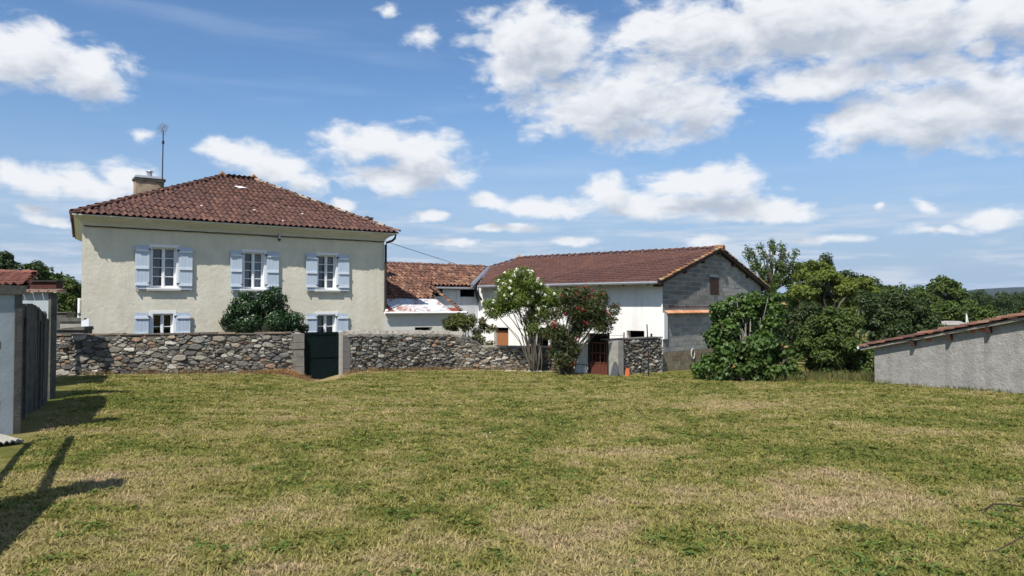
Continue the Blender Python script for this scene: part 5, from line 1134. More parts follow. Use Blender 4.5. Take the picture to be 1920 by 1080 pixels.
q = atY(155, 612, 24.9); m = MB(); m.hexa([(q[0] - .03, 24.88, -.6), (q[0] + .22, 24.9, -.6), (q[0] + .22, 24.92, -.6), (q[0] - .03, 24.92, -.6), (q[0] - .03, 24.88, atY(155, 602, 24.9)[2]), (q[0] + .20, 24.9, atY(155, 597, 24.9)[2]), (q[0] + .20, 24.92, atY(155, 597, 24.9)[2]), (q[0] - .03, 24.92, atY(155, 602, 24.9)[2])]); m.build('white_board', MT['bluelt'], label='small white board standing against the concrete trough', cat='board')
q = atY(149, 560, 25.6); m = MB(); m.box(q[0] - .06, q[0], 25.6, 25.7, -.6, atY(149, 559, 25.6)[2]); m.build('white_post', MT['trim'], label='white post at the left corner of the cream house', cat='post')

# ------------------------------------------------------------------ grey shed at the right
s0 = gpx(1640, 718); s1 = gpx(1920, 740); sd_ = (s1 - s0)[:2]; Ls = np.linalg.norm(sd_); sd_ /= Ls; sn = np.array((sd_[1], -sd_[0])); sn = sn if np.dot(sn, -s0[:2]) > 0 else -sn
SF = Frame(s0[:2], sd_, sn); zA = SF.uz(1640, 652)[1]; zB = SF.uz(1919, 600)[1]; SLn = 8.0; slope = (zB - zA) / SF.uz(1919, 600)[0]; zE = zA + slope * SLn; SD = 6.0
shed = thing('stone_shed', 'grey rendered shed with low red tile roof at the right edge', 'shed', SF.p(SLn / 2, -SD / 2, s0[2] - .2))
sb = lambda u: gzf(*SF.p(u, 0, 0)[:2]) - .25
m = MB(); N_ = 40
for i in range(N_):
    a, b = SLn * i / N_, SLn * (i + 1) / N_; R = random.Random(i); 
    m.add([SF.p(a, 0, sb(a)), SF.p(b, 0, sb(b)), SF.p(b, 0, zA + slope * b), SF.p(a, 0, zA + slope * a)], [(0, 1, 2, 3)])
for a, b in (((0, 0), (0, -SD)), ((0, -SD), (SLn, -SD)), ((SLn, -SD), (SLn, 0))): m.add([SF.p(*a, -1.6), SF.p(*b, -1.6), SF.p(*b, zA + slope * b[0]), SF.p(*a, zA + slope * a[0])], [(0, 1, 2, 3)])
m.build('wall', MT['shedwall'], shed)
o3 = np.array(SF.p(-.42, .14, zA - slope * .42 + .09)); s3 = np.array(SF.p(SLn, .14, zE + .09)) - o3; s3 /= np.linalg.norm(s3); u3 = -SF.n
poly = [(0, 0), (SD + .2, 0), (SD + .2, SLn + .5), (0, SLn + .5)]
m = MB(); plane_quad(m, o3, u3, s3, poly, -.015, .035); sroof = m.build('roof', MT['wood_dark'], shed)
print('shed tiles', tile_roof(sroof, o3, u3, s3, poly, .215, .36, ct2, MT['tile_orange'], 200, jit=.01, rot=.02))
cap_tiles(sroof, o3 + u3 * .02 + (0, 0, .0), o3 + s3 * (SLn + .4), MT['tile_orange'], .10, .4, 'verge_tile', .0, seed=31)
MB().bar(o3 - u3 * .0 + (0, 0, -.075), o3 + s3 * (SLn + .4) + (0, 0, -.075), .03, .07).build('verge_board', MT['wood_grey'], shed)
MB().tube([o3 - s3 * .06 - u3 * .05 + (0, 0, -.01), o3 - s3 * .06 + u3 * 4 + (0, 0, -.01)], .05, 7).build('gutter', MT['sill'], shed)
for px in (1716, 1784, 1858, 1935):
    u_ = SF.uz(px, 640)[0]; z = zA + slope * u_ - .05; MB().fbox(SF, u_ - .045, u_ + .045, -.1, .16, z - .14, z + .05).build('purlin_end', MT['wood_dark'], shed)
for px, py, w in ((1742, 638, .10), (1824, 622, .06), (1846, 619, .16)):
    u_, z = SF.uz(px, py); MB().fbox(SF, u_ - w, u_ + w, -.02, .012, z - .035, z + .03).build('exposed_brick', MT['orange'], shed)

# ------------------------------------------------------------------ vegetation
def rdir(n, R):
    v = R.normal(size=(n, 3)); return v / np.linalg.norm(v, axis=1, keepdims=True)
def leaf_mesh(name, P, Nrm, T, size, asp, mat, parent, fold=0.25, kind=None, broad=0.45):
    """leaves at P (n,3), normal, tip direction, length (n,), width/length asp"""
    n = len(P); T = T - Nrm * np.sum(T * Nrm, 1, keepdims=True); T /= np.linalg.norm(T, axis=1, keepdims=True) + 1e-9; S = np.cross(Nrm, T)
    L = size[:, None]; Wd = L * asp
    b = P; t = P + T * L - Nrm * L * 0.10; m = P + T * L * broad; l = m + S * Wd * .5 + Nrm * Wd * fold; r = m - S * Wd * .5 + Nrm * Wd * fold
    V = np.stack([b, l, t, r], 1).reshape(-1, 3); i = np.arange(n) * 4
    Q = np.concatenate([np.stack([i, i + 3, i + 2], 1), np.stack([i, i + 2, i + 1], 1)])
    return npmesh(name, V, Q, mat, parent, kind=kind)
def clump_leaves(clumps, n, size, R, shell=0.55, up=0.35, droop=0.3, jitter=0.5):
    C = np.array([c[:3] for c in clumps]); Rd = np.array([c[3:6] for c in clumps]); wgt = (Rd[:, 0] * Rd[:, 2]); wgt = wgt / wgt.sum()
    k = R.choice(len(clumps), n, p=wgt); d = rdir(n, R); rad = shell + (1 - shell) * R.random(n) ** 0.7; rad *= 1 + 0.10 * R.normal(size=n)
    P = C[k] + Rd[k] * d * rad[:, None]
    Nn = d * 0.8 + np.array([0, 0, up]) + rdir(n, R) * jitter; Nn /= np.linalg.norm(Nn, axis=1, keepdims=True)
    T = rdir(n, R) + d * 0.5 + np.array([0, 0, -droop])
    sz = size * R.uniform(0.65, 1.3, n); return P, Nn, T, sz
def crown_clumps(c, r, m, R, frac=(0.28, 0.45), flat=0.8, low=-0.5):
    out = []
    while len(out) < m:
        d = rdir(1, R)[0]
        if d[2] < low: continue
        k = R.uniform(0.45, 0.88); q = np.array(c) + np.array(r) * d * k; f = R.uniform(*frac); mean = (r[0] + r[2]) / 2
        out.append((q[0], q[1], q[2], mean * f, mean * f, mean * f * flat))
    return out
def limbs(base, targets, r0, R, parent, mat, name='trunk', fork=0.4, wig=0.12, n=7):
    base = np.array(base, float); m = MB(); cen = np.mean([t[:3] for t in targets], 0); fk = base + (cen - base) * fork * np.array((.5, .5, 1)); fk[:2] += R.normal(size=2) * wig * .3
    m.tube([base - (0, 0, .25), base + (fk - base) * .15, base + (fk - base) * .5 + np.append(R.normal(size=2) * wig * .2, 0), fk], [r0 * 1.5, r0 * 1.1, r0 * .95, r0 * .8], n)
    for t in targets:
        t = np.array(t[:3]); a = fk + (base - fk) * R.uniform(0, .35); md = (a + t) / 2 + np.append(R.normal(size=2) * wig, abs(R.normal()) * wig + np.linalg.norm(t - a) * .06)
        rr = r0 * R.uniform(.35, .55); m.tube([a, (a + md) / 2 + R.normal(size=3) * wig * .2, md, (md + t) / 2 + R.normal(size=3) * wig * .25, t], [rr, rr * .8, rr * .6, rr * .4, rr * .18], 5)
    return m.build(name, mat, parent, smooth=True)
GREEN = {
 'laurel': leafmat('laurel_leaf', [(0.010, 0.030, 0.010), (0.022, 0.055, 0.014), (0.035, 0.075, 0.018), (0.012, 0.035, 0.012)], .18, .32, .5),
 'fig': leafmat('fig_leaf', [(0.055, 0.105, 0.02), (0.085, 0.15, 0.028), (0.042, 0.085, 0.018), (0.12, 0.185, 0.04)], .32, .5, .35),
 'fig_dead': leafmat('withered_leaf', [(0.45, 0.24, 0.08), (0.36, 0.20, 0.09), (0.5, 0.32, 0.14)], .3, .7, .2),
 'oleander': leafmat('oleander_leaf', [(0.11, 0.165, 0.026), (0.17, 0.225, 0.042), (0.08, 0.13, 0.022), (0.23, 0.28, 0.06)], .35, .45, .4),
 'oleander_dark': leafmat('oleander_dark_leaf', [(0.035, 0.062, 0.018), (0.06, 0.085, 0.024), (0.03, 0.05, 0.016), (0.12, 0.095, 0.035), (0.085, 0.11, 0.03)], .25, .45, .4),
 'bush': leafmat('bronze_leaf', [(0.05, 0.09, 0.02), (0.09, 0.125, 0.028), (0.16, 0.12, 0.04), (0.035, 0.07, 0.02)], .3, .5, .3),
 'dark': leafmat('dark_leaf', [(0.026, 0.047, 0.013), (0.040, 0.066, 0.016), (0.055, 0.084, 0.02), (0.020, 0.038, 0.012)], .22, .5, .3),
 'mid': leafmat('mid_leaf', [(0.062, 0.10, 0.021), (0.088, 0.13, 0.027), (0.046, 0.08, 0.018), (0.115, 0.152, 0.033)], .28, .55, .25),
 'light': leafmat('light_leaf', [(0.13, 0.17, 0.03), (0.165, 0.205, 0.036), (0.095, 0.135, 0.026), (0.195, 0.225, 0.042)], .35, .55, .25),
 'pine': leafmat('pine_needle', [(0.03, 0.055, 0.02), (0.045, 0.075, 0.022), (0.06, 0.085, 0.028)], .15, .7, .2),
 'far': leafmat('far_leaf', [(0.04, 0.07, 0.024), (0.055, 0.09, 0.028), (0.035, 0.06, 0.024)], .2, .7, .2),
}
PET_W = leafmat('white_petal', [(0.78, 0.76, 0.68), (0.82, 0.80, 0.76)], .3, .6, .2)
PET_R = leafmat('red_petal', [(0.42, 0.025, 0.04), (0.52, 0.05, 0.08), (0.33, 0.015, 0.025)], .3, .6, .2)
def tree(name, label, base, crown, leaf, nleaf, size, asp=.5, m=26, trunk_r=.16, seed=0, bark='bark', cat='tree', group=None, frac=(.28, .45), flat=.8, shell=.5, droop=.3, up=.35, low=-.5, fork=.4, extra=None):
    R = np.random.default_rng(seed); t = thing(name, label, cat, base, group)
    cl = []
    for c in crown: cl += crown_clumps(c[:3], c[3:6], max(4, int(m * c[6] if len(c) > 6 else m)), R, frac, flat, low)
    if extra: cl += extra
    tg = [cl[i] for i in R.choice(len(cl), min(len(cl), 14), replace=False)]
    limbs(base, tg, trunk_r, R, t, MT[bark], wig=.3 * trunk_r / .16, fork=fork)
    P, N_, T, S = clump_leaves(cl, nleaf, size, R, shell, up, droop)
    leaf_mesh('crown', P, N_, T, S, asp, leaf, t); return t, cl, R
def bpt(px, Y): x = (px - 960) / F * Y; return np.array((x, Y, gzf(x, Y)))
def cpx(px, py, Y, rx, rz, ry=None, w=1.0):
    q = atY(px, py, Y); k = Y / F; return (q[0], q[1], q[2], rx * k, (ry if ry else rx * .9) * k, rz * k, w)

# dark laurel before the house
Y = 27.6; tree('laurel_bush', 'dense dark green laurel bush between the stone wall and the cream house', bpt(492, Y), [cpx(492, 600, Y, 72, 40, 45), cpx(455, 572, Y, 30, 26, 26, .35), cpx(512, 562, Y, 30, 26, 26, .35), cpx(430, 612, Y, 22, 22, 26, .25), cpx(550, 612, Y, 26, 20, 24, .25)], GREEN['laurel'], 19000, .11, .45, 24, .07, 3, cat='bush', frac=(.32, .46), shell=.35, droop=-.3, up=.2, fork=.2)
# bronze bush behind the wall
Y = 32.2; tree('bamboo_bush', 'loose bronze green bush behind the rounded stone wall', bpt(880, Y), [cpx(865, 608, Y, 38, 24), cpx(905, 620, Y, 24, 26, None, .5), cpx(905, 645, Y, 22, 22, None, .4), cpx(848, 600, Y, 20, 14, None, .3)], GREEN['bush'], 4600, .14, .3, 16, .05, 4, cat='bush', frac=(.25, .42), shell=.3)
# white oleander: several grey stems fanning out of one foot
def oleander(name, label, foot, spread, crown, leaf, petal, nleaf, nfl, seed, m, bark, sz=.155, petsz=.055, fl_top=True, extra=None):
    R = np.random.default_rng(seed); t = thing(name, label, 'oleander', foot)
    cl = []
    for c in crown: cl += crown_clumps(c[:3], c[3:6], max(3, int(m * (c[6] if len(c) > 6 else 1))), R, (.3, .44), .85, -.75)
    mb = MB(); foot = np.array(foot)
    for k in range(len(cl)):
        if k % 3 and k > 6: continue
        a = foot + np.append(R.normal(size=2) * .10, -.15); q = np.array(cl[k][:3]); md = a * .45 + q * .55; md[:2] = a[:2] * .62 + q[:2] * .38 + R.normal(size=2) * .08; md2 = (md + q) / 2 + R.normal(size=3) * .05
        rr = R.uniform(.02, .036); mb.tube([a, a + (md - a) * .4 + np.append(R.normal(size=2) * .05, 0), md, md2, q], [rr * 1.35, rr, rr * .75, rr * .5, rr * .25], 6)
    mb.build('stems', MT[bark], t, smooth=True)
    P, N_, T, S = clump_leaves(cl, nleaf, sz, R, .25, .1, -.5, .9); leaf_mesh('crown', P, N_, T, S, .25, leaf, t, fold=.15)
    # flower heads: small bunches of petals at the outside of the crown
    Cc = np.array([c[:3] for c in cl]); Rr = np.array([c[3:6] for c in cl]); out = []
    for k in range(nfl):
        i = R.integers(len(cl)); d = rdir(1, R)[0]; d[1] = -abs(d[1]) * .8; d[2] = d[2] * .6 + (.35 if fl_top else .15); d /= np.linalg.norm(d); p = Cc[i] + Rr[i] * d * R.uniform(.9, 1.15)
        q = R.integers(9, 17); v = rdir(q, R); out.append((p + v * R.uniform(.02, .05, (q, 1)), v * .6 + np.array((-.2, -.6, .5)), rdir(q, R)))
    P = np.concatenate([o[0] for o in out]); N_ = np.concatenate([o[1] for o in out]); N_ /= np.linalg.norm(N_, axis=1, keepdims=True); T = np.concatenate([o[2] for o in out])
    leaf_mesh('blossom', P, N_, T, R.uniform(.7, 1.3, len(P)) * petsz, .8, petal, t, fold=.1); return t
ft_ = gpx(1004, 698)
oleander('oleander_tree', 'white flowering oleander with several bare stems before the stone wall', ft_, 0, [cpx(975, 545, ft_[1], 50, 42, 45), cpx(1020, 560, ft_[1], 42, 30, 40, .6), cpx(948, 575, ft_[1], 36, 34, 36, .55), cpx(975, 520, ft_[1], 34, 20, 32, .4), cpx(1015, 600, ft_[1], 40, 40, 38, .35)], GREEN['oleander'], PET_W, 20000, 125, 12, 26, 'bark')
ft2 = gpx(1058, 703)
oleander('oleander_bush', 'tall red flowering oleander beside the white metal panel', ft2, 0, [cpx(1095, 575, ft2[1], 52, 34, 44), cpx(1062, 610, ft2[1], 38, 44, 38, .6), cpx(1115, 605, ft2[1], 36, 28, 34, .5), cpx(1060, 660, ft2[1], 30, 42, 28, .6), cpx(1035, 625, ft2[1], 22, 30, 26, .35), cpx(1058, 688, ft2[1] - .25, 28, 24, 24, .45), cpx(1130, 590, ft2[1], 28, 32, 30, .4), cpx(1088, 555, ft2[1], 36, 18, 34, .35)], GREEN['oleander_dark'], PET_R, 19000, 75, 13, 22, 'bark', petsz=.042)
# fallen white petals
R = np.random.default_rng(5); n = 150; P = np.stack([ft_[0] + R.normal(size=n) * .9, ft_[1] - .25 + R.normal(size=n) * .35, np.zeros(n)], 1); P[:, 2] = gz(P[:, 0], P[:, 1]) + .055; N_ = rdir(n, R) * .35 + np.array((0, 0, 1)); N_ /= np.linalg.norm(N_, axis=1, keepdims=True)
tag(leaf_mesh('fallen_petals', P, N_, rdir(n, R), R.uniform(.04, .08, n), .8, PET_W, None), 'white petals fallen on the grass under the white oleander', 'petals', None, 'stuff')
# fig tree
def fig():
    R = np.random.default_rng(31); b = gpx(1400, 712); Y = b[1]; t = thing('fig_tree', 'spreading fig tree with big leaves before the block gable', 'fig tree', b)
    cr = [cpx(1400, 640, Y, 85, 70, 60), cpx(1355, 590, Y, 35, 32, 34, .4), cpx(1425, 585, Y, 55, 40, 45, .6), cpx(1330, 685, Y, 42, 32, 40, .5), cpx(1460, 680, Y, 45, 38, 40, .5), cpx(1375, 560, Y, 18, 12, 18, .15), cpx(1440, 560, Y, 30, 16, 26, .25), cpx(1480, 700, Y, 26, 20, 30, .25), cpx(1400, 705, Y, 80, 16, 40, .4), cpx(1405, 690, Y - .9, 70, 30, 22, .6), cpx(1340, 700, Y - .6, 36, 24, 22, .35), cpx(1465, 705, Y - .7, 40, 22, 22, .4)]
    cl = []
    for c in cr: cl += crown_clumps(c[:3], c[3:6], max(3, int(36 * c[6])), R, (.19, .30), .85, -.95)
    cl = [c for c in cl if c[2] > gzf(c[0], c[1]) + .12]
    mb = MB()
    for k in range(0, len(cl), 2):
        q = np.array(cl[k][:3]); a = b + np.append(R.normal(size=2) * .12, -.15); md = a * .5 + q * .5 + np.append(R.normal(size=2) * .15, -.1); rr = R.uniform(.022, .05); mb.tube([a, (a + md) / 2 + R.normal(size=3) * .06, md, (md + q) / 2 + R.normal(size=3) * .05, q], [rr * 1.5, rr * 1.1, rr * .8, rr * .5, rr * .25], 6)
    mb.build('trunk', MT['bark_pale'], t, smooth=True)
    P, N_, T, S = clump_leaves(cl, 19000, .14, R, .45, .5, .9, .55); k = P[:, 2] > gz(P[:, 0], P[:, 1]) + .06; leaf_mesh('crown', P[k], N_[k], T[k], S[k], .78, GREEN['fig'], t, fold=.16, broad=.5)
    P, N_, T, S = clump_leaves(cl, 130, .17, R, .9, .3, .9, .6); k = P[:, 2] > gz(P[:, 0], P[:, 1]) + .1; leaf_mesh('withered_leaves', P[k], N_[k], T[k], S[k], .6, GREEN['fig_dead'], t)
fig()
# trees and bushes beyond the lawn on the right
Y = 29.5; tree('round_bush', 'broad rounded green bush at the end of the lawn left of the grey shed', bpt(1575, Y), [cpx(1570, 640, Y, 68, 62, 60), cpx(1560, 600, Y, 45, 30, 40, .5), cpx(1610, 670, Y, 35, 35, 36, .4), cpx(1520, 650, Y, 30, 45, 36, .4), cpx(1570, 690, Y, 72, 20, 50, .6), cpx(1625, 680, Y, 30, 30, 36, .3)], GREEN['mid'], 26000, .135, .55, 34, .12, 41, cat='bush', frac=(.2, .32), shell=.4, low=-.95)
Y = 36.; tree('laurel_hedge', 'dark dense laurel thicket behind the rounded bush', bpt(1690, Y), [cpx(1690, 605, Y, 75, 62, 60), cpx(1640, 590, Y, 45, 50, 40, .5), cpx(1735, 620, Y, 45, 45, 40, .5), cpx(1690, 570, Y, 55, 30, 40, .5), cpx(1650, 660, Y, 60, 40, 40, .5), cpx(1590, 660, Y, 60, 40, 40, .5), cpx(1520, 640, Y, 60, 50, 40, .5)], GREEN['dark'], 30000, .165, .5, 34, .14, 42, cat='thicket', frac=(.2, .32), shell=.4, low=-.95)
Y = 46.; tree('locust_tree', 'light yellow green tree rising behind the rounded bush', bpt(1550, Y), [cpx(1540, 545, Y, 70, 50, 60), cpx(1540, 510, Y, 45, 25, 40, .5), cpx(1605, 540, Y, 40, 30, 40, .5), cpx(1500, 560, Y, 40, 50, 40, .5)], GREEN['light'], 17000, .21, .5, 30, .2, 43, frac=(.2, .33), flat=.6, shell=.4, low=-.8)
Y = 41.; tree('dark_tree', 'dark green tree between the block gable and the light tree', bpt(1470, Y), [cpx(1480, 600, Y, 60, 55, 50), cpx(1540, 620, Y, 60, 50, 50, .7), cpx(1450, 570, Y, 30, 25, 30, .4)], GREEN['dark'], 14000, .19, .5, 26, .18, 44, frac=(.22, .35), low=-.95)
# stag headed oak: bare-ish limbs ending in separate tufts
def stag():
    R = np.random.default_rng(51); Y = 52.; b = bpt(1445, Y); t = thing('oak_tree', 'half bare oak with upright limbs and tufted ends behind the barn gable', 'tree', b); mb = MB(); cl = []
    fk = atY(1447, 545, Y); mb.tube([b - (0, 0, .3), (b + fk) / 2 + (.1, 0, 0), fk], [.38, .3, .22], 8)
    tips = [(1402, 466), (1412, 478), (1425, 462), (1430, 475), (1447, 455), (1452, 466), (1465, 458), (1470, 465), (1480, 478), (1492, 472), (1486, 490), (1415, 500), (1432, 505), (1450, 490), (1462, 495), (1405, 520), (1425, 530), (1475, 505), (1495, 500), (1440, 520), (1460, 520), (1480, 528), (1446, 540), (1420, 545), (1400, 478), (1440, 480), (1418, 490), (1468, 480)]
    for px, py in tips:
        q = atY(px, py, Y + R.uniform(-1.2, 1.2)); md = fk * .5 + q * .5 + np.append(R.normal(size=2) * .2, .1); md[0] = fk[0] * .42 + q[0] * .58 + R.normal() * .1; mb.tube([fk + R.normal(size=3) * .1, (fk + md) / 2, md, (md + q) / 2 + R.normal(size=3) * .08, q], [.12, .09, .07, .045, .02], 5)
        r = R.uniform(.20, .34) * (1.0 if py < 495 else 1.9); cl.append((q[0], q[1], q[2], r, r, r))
        for f in (.7, .85):
            z = md + (q - md) * f; cl.append((z[0], z[1], z[2], r * .8, r * .8, r * .8))
    mb.build('trunk', MT['bark'], t, smooth=True)
    P, N_, T, S = clump_leaves(cl, 4200, .17, R, .2, .3, .2, .9); leaf_mesh('crown', P, N_, T, S, .6, GREEN['mid'], t)
stag()
Y = 62.; tree('ash_tree', 'thin pale green tree beside the half bare oak', bpt(1508, Y), [cpx(1510, 510, Y, 24, 30), cpx(1495, 540, Y, 30, 30, None, .6)], GREEN['light'], 1600, .26, .5, 16, .15, 45, frac=(.25, .4), shell=.2)
Y = 90.; R = np.random.default_rng(46); b = bpt(1548, Y); ct_ = thing('cypress_tree', 'narrow dark conifer tip showing above the light tree', 'tree', b); MB().tube([b - (0, 0, .4), b + (0, 0, 8)], [.25, .12], 7).build('trunk', MT['bark'], ct_)
cl = [(*(atY(1548 + R.uniform(-1, 1) * (2 + (y - 478) * .25), y, Y)), .55 + (y - 478) * .012, .55, .7) for y in np.linspace(482, 545, 26)]; P, N_, T, S = clump_leaves(cl, 2400, .35, R, .3, .2, -.6); leaf_mesh('crown', P, N_, T, S, .4, GREEN['dark'], ct_)
Y = 66.; tree('dark_maple', 'dark green tree right of the narrow conifer', bpt(1600, Y), [cpx(1600, 545, Y, 45, 38), cpx(1585, 520, Y, 22, 16, None, .4)], GREEN['dark'], 3600, .32, .5, 24, .2, 47, low=-.9)
Y = 80.; tree('chestnut_tree', 'tall rounded tree above the tree line left of the far hill', bpt(1775, Y), [cpx(1775, 548, Y, 40, 32), cpx(1772, 535, Y, 28, 20, None, .5), cpx(1790, 570, Y, 42, 30, None, .5)], GREEN['mid'], 5200, .38, .5, 30, .25, 48, frac=(.2, .34), low=-.9)
k = 0
for px, py, rx, rz, Y, lf, lab in ((1700, 560, 60, 26, 70, 'mid', 'mid green tree in the tree line behind the laurel thicket'), (1785, 590, 42, 26, 58, 'mid', 'smooth rounded shrub beyond the roof of the grey shed'), (1838, 592, 40, 22, 52, 'mid', 'low domed shrub just over the shed roof'), (1842, 565, 34, 24, 95, 'pine', 'brownish pine with layered boughs left of the rightmost pine'), (1895, 572, 34, 30, 88, 'pine', 'layered pine at the right edge behind the shed'), (1658, 552, 40, 20, 105, 'far', 'far green tree left of the tall rounded tree'), (1935, 560, 40, 30, 90, 'pine', 'pine cut by the right edge of the picture'), (1740, 570, 40, 24, 90, 'far', 'far tree in the gap left of the tall rounded tree'), (1800, 600, 30, 22, 75, 'dark', 'dark shrub between the domed shrubs over the shed'), (1900, 600, 40, 20, 66, 'dark', 'dark shrub at the right edge over the shed roof')):
    tree('pine_tree' if lf == 'pine' else ('shrub' if 'shrub' in lab else 'field_tree'), lab, bpt(px, Y), [cpx(px, py, Y, rx, rz), cpx(px + rx * .3, py + rz * .7, Y, rx * .8, rz * .8, None, .5)], GREEN[lf], 2600, .0055 * Y * (.9 if lf != 'pine' else .7), .5 if lf != 'pine' else .3, 20, .16, 60 + k, flat=.6 if lf == 'pine' else .8, frac=(.22, .36), low=-.95, cat='shrub' if 'shrub' in lab else 'tree', group='trees beyond the lawn'); k += 1
# far wood along the horizon, one mass
def far_wood():
    R = np.random.default_rng(77); cl = []
    for i in range(520):
        px = R.uniform(-200, 2150); Y = R.uniform(110, 330)
        top = 556 if px > 1300 else 562
        q = atY(px, top + R.uniform(-6, 14), Y); r = R.uniform(2.2, 4.6); cl.append((q[0], q[1], q[2] - r * .6, r, r, r * .8)); g_ = gzf(q[0], q[1])
        if q[2] - r * 1.2 > g_ + 1: cl.append((q[0], q[1], (q[2] + g_) / 2 - 1, r * 1.1, r, (q[2] - g_) / 2 + .5))
    P, N_, T, S = clump_leaves(cl, 42000, 1.3, R, .75, .3, .2); leaf_mesh('far_wood', P, N_, T, S, .6, GREEN['far'], None); 
    tag(bpy.data.objects['far_wood'], 'far wood along the horizon', 'wood', None, 'stuff')
far_wood()
# left, behind the walls and the house
for i, (px, py, rx, rz, Y, lf, lab, nm) in enumerate(((4, 492, 26, 22, 70, 'dark', 'dark conifer top at the left edge', 'conifer'), (48, 515, 44, 26, 55, 'dark', 'broad tree behind the red tiled shed', 'field_tree'), (92, 525, 26, 14, 62, 'mid', 'low tree right of the broad tree by the shed', 'field_tree'), (130, 555, 36, 45, 40, 'mid', 'green tree against the left end of the cream house', 'field_tree'), (112, 560, 30, 40, 46, 'dark', 'dark tree behind the white post on the left', 'field_tree'))):
    tree(nm, lab, bpt(px, Y), [cpx(px, py, Y, rx, rz), cpx(px, py + rz * .9, Y, rx * .9, rz, None, .5)], GREEN[lf], 3000, .0055 * Y, .5, 22, .16, 90 + i, frac=(.22, .36), low=-.95, group='trees behind the left wall')
# white gable posts far beyond the shed: a pale low roof and a lattice mast
q = atY(1755, 606, 48.); fb = thing('far_shed', 'small pale roofed hut seen between bushes and the shed roof', 'shed', (q[0], 48., gzf(q[0], 48.)))
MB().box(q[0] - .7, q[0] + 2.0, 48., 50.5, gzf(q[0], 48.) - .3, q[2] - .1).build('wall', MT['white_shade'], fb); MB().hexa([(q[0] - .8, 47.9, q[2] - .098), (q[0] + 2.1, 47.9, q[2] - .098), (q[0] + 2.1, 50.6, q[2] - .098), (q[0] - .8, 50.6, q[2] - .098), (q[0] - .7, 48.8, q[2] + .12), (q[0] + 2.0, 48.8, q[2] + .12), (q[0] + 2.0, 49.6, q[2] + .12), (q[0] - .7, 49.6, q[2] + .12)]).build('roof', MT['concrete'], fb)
q = atY(1813, 590, 46.); m = MB(); m.tube([(q[0] - .1, 46., gzf(q[0], 46.)), atY(1812, 587, 46.)], .03, 5); m.tube([(q[0] + .45, 46., gzf(q[0], 46.)), atY(1812, 587, 46.)], .03, 5); m.build('garden_tripod', MT['trim'], label='thin white pole frame standing among the domed shrubs', cat='tripod')
# tall dry grass at the back right, weed rosette, bramble canes
R = np.random.default_rng(15); n = 2600; x = R.uniform(8.5, 13.2, n); y = R.uniform(24.8, 27.6, n); P = np.stack([x, y, gz(x, y)], 1); N_ = rdir(n, R); N_[:, 2] *= .2; N_ /= np.linalg.norm(N_, axis=1, keepdims=True); T = rdir(n, R) * .5 + np.array((0, 0, 1.2))
tag(leaf_mesh('tall_grass', P, N_, T, R.uniform(.12, .34, n), .05, leafmat('meadow_blade', [(0.10, 0.15, 0.035), (0.24, 0.2, 0.085), (0.07, 0.12, 0.025), (0.32, 0.24, 0.13)], .3, .7, .2), None), 'strip of taller grass between the fig tree and the grey shed', 'grass', None, 'stuff')
q = gpx(1612, 997); n = 60; R = np.random.default_rng(16); a = R.uniform(0, 6.28, n); T = np.stack([np.cos(a), np.sin(a), R.uniform(.1, .5, n)], 1); P = np.tile(q + np.array((0, 0, .02)), (n, 1)) + R.normal(size=(n, 3)) * (.06, .05, .005); N_ = np.tile(np.array((0, 0, 1.)), (n, 1)) + rdir(n, R) * .3; N_ /= np.linalg.norm(N_, axis=1, keepdims=True)
tag(leaf_mesh('weed_rosette', P, N_, T, R.uniform(.05, .14, n), .3, leafmat('weed_leaf', [(0.045, 0.085, 0.022), (0.065, 0.11, 0.028), (0.035, 0.07, 0.02)], .2, .5), None), 'dark green weed rosette in the dry grass at the lower right', 'weed')
def canes():
    t = thing('bramble_canes', 'bare dark bramble canes arching in over the grass from the right edge', 'bramble', (4.0, 4.6, gzf(4., 4.6))); Yc = 5.2
    A = lambda px, py, Y=Yc: atY(px, py, Y)
    root = np.array((4.3, 5.2, gzf(4.3, 5.2) - .02))
    for pts, r in (([root, A(2010, 900), A(1960, 925), A(1920, 950), A(1890, 946), A(1862, 945), A(1848, 957), A(1842, 963)], .008), ([root, A(2000, 870), A(1930, 905), A(1893, 920)], .004), ([A(1862, 945), A(1845, 955), A(1826, 959)], .005), ([A(1858, 947), A(1868, 956), A(1885, 957)], .004), ([root, A(2000, 960), A(1930, 1000), A(1900, 1016), A(1870, 1032), A(1842, 1034)], .006), ([A(1905, 1010), A(1898, 998)], .005), ([A(1890, 946), A(1925, 930), A(1990, 905)], .004)):
        MB().tube(pts, [r * .8] * (len(pts) - 1) + [r * .3], 5).build('cane', MT['wood_dark'] if r > .0045 else MT['bark'], t)
canes()

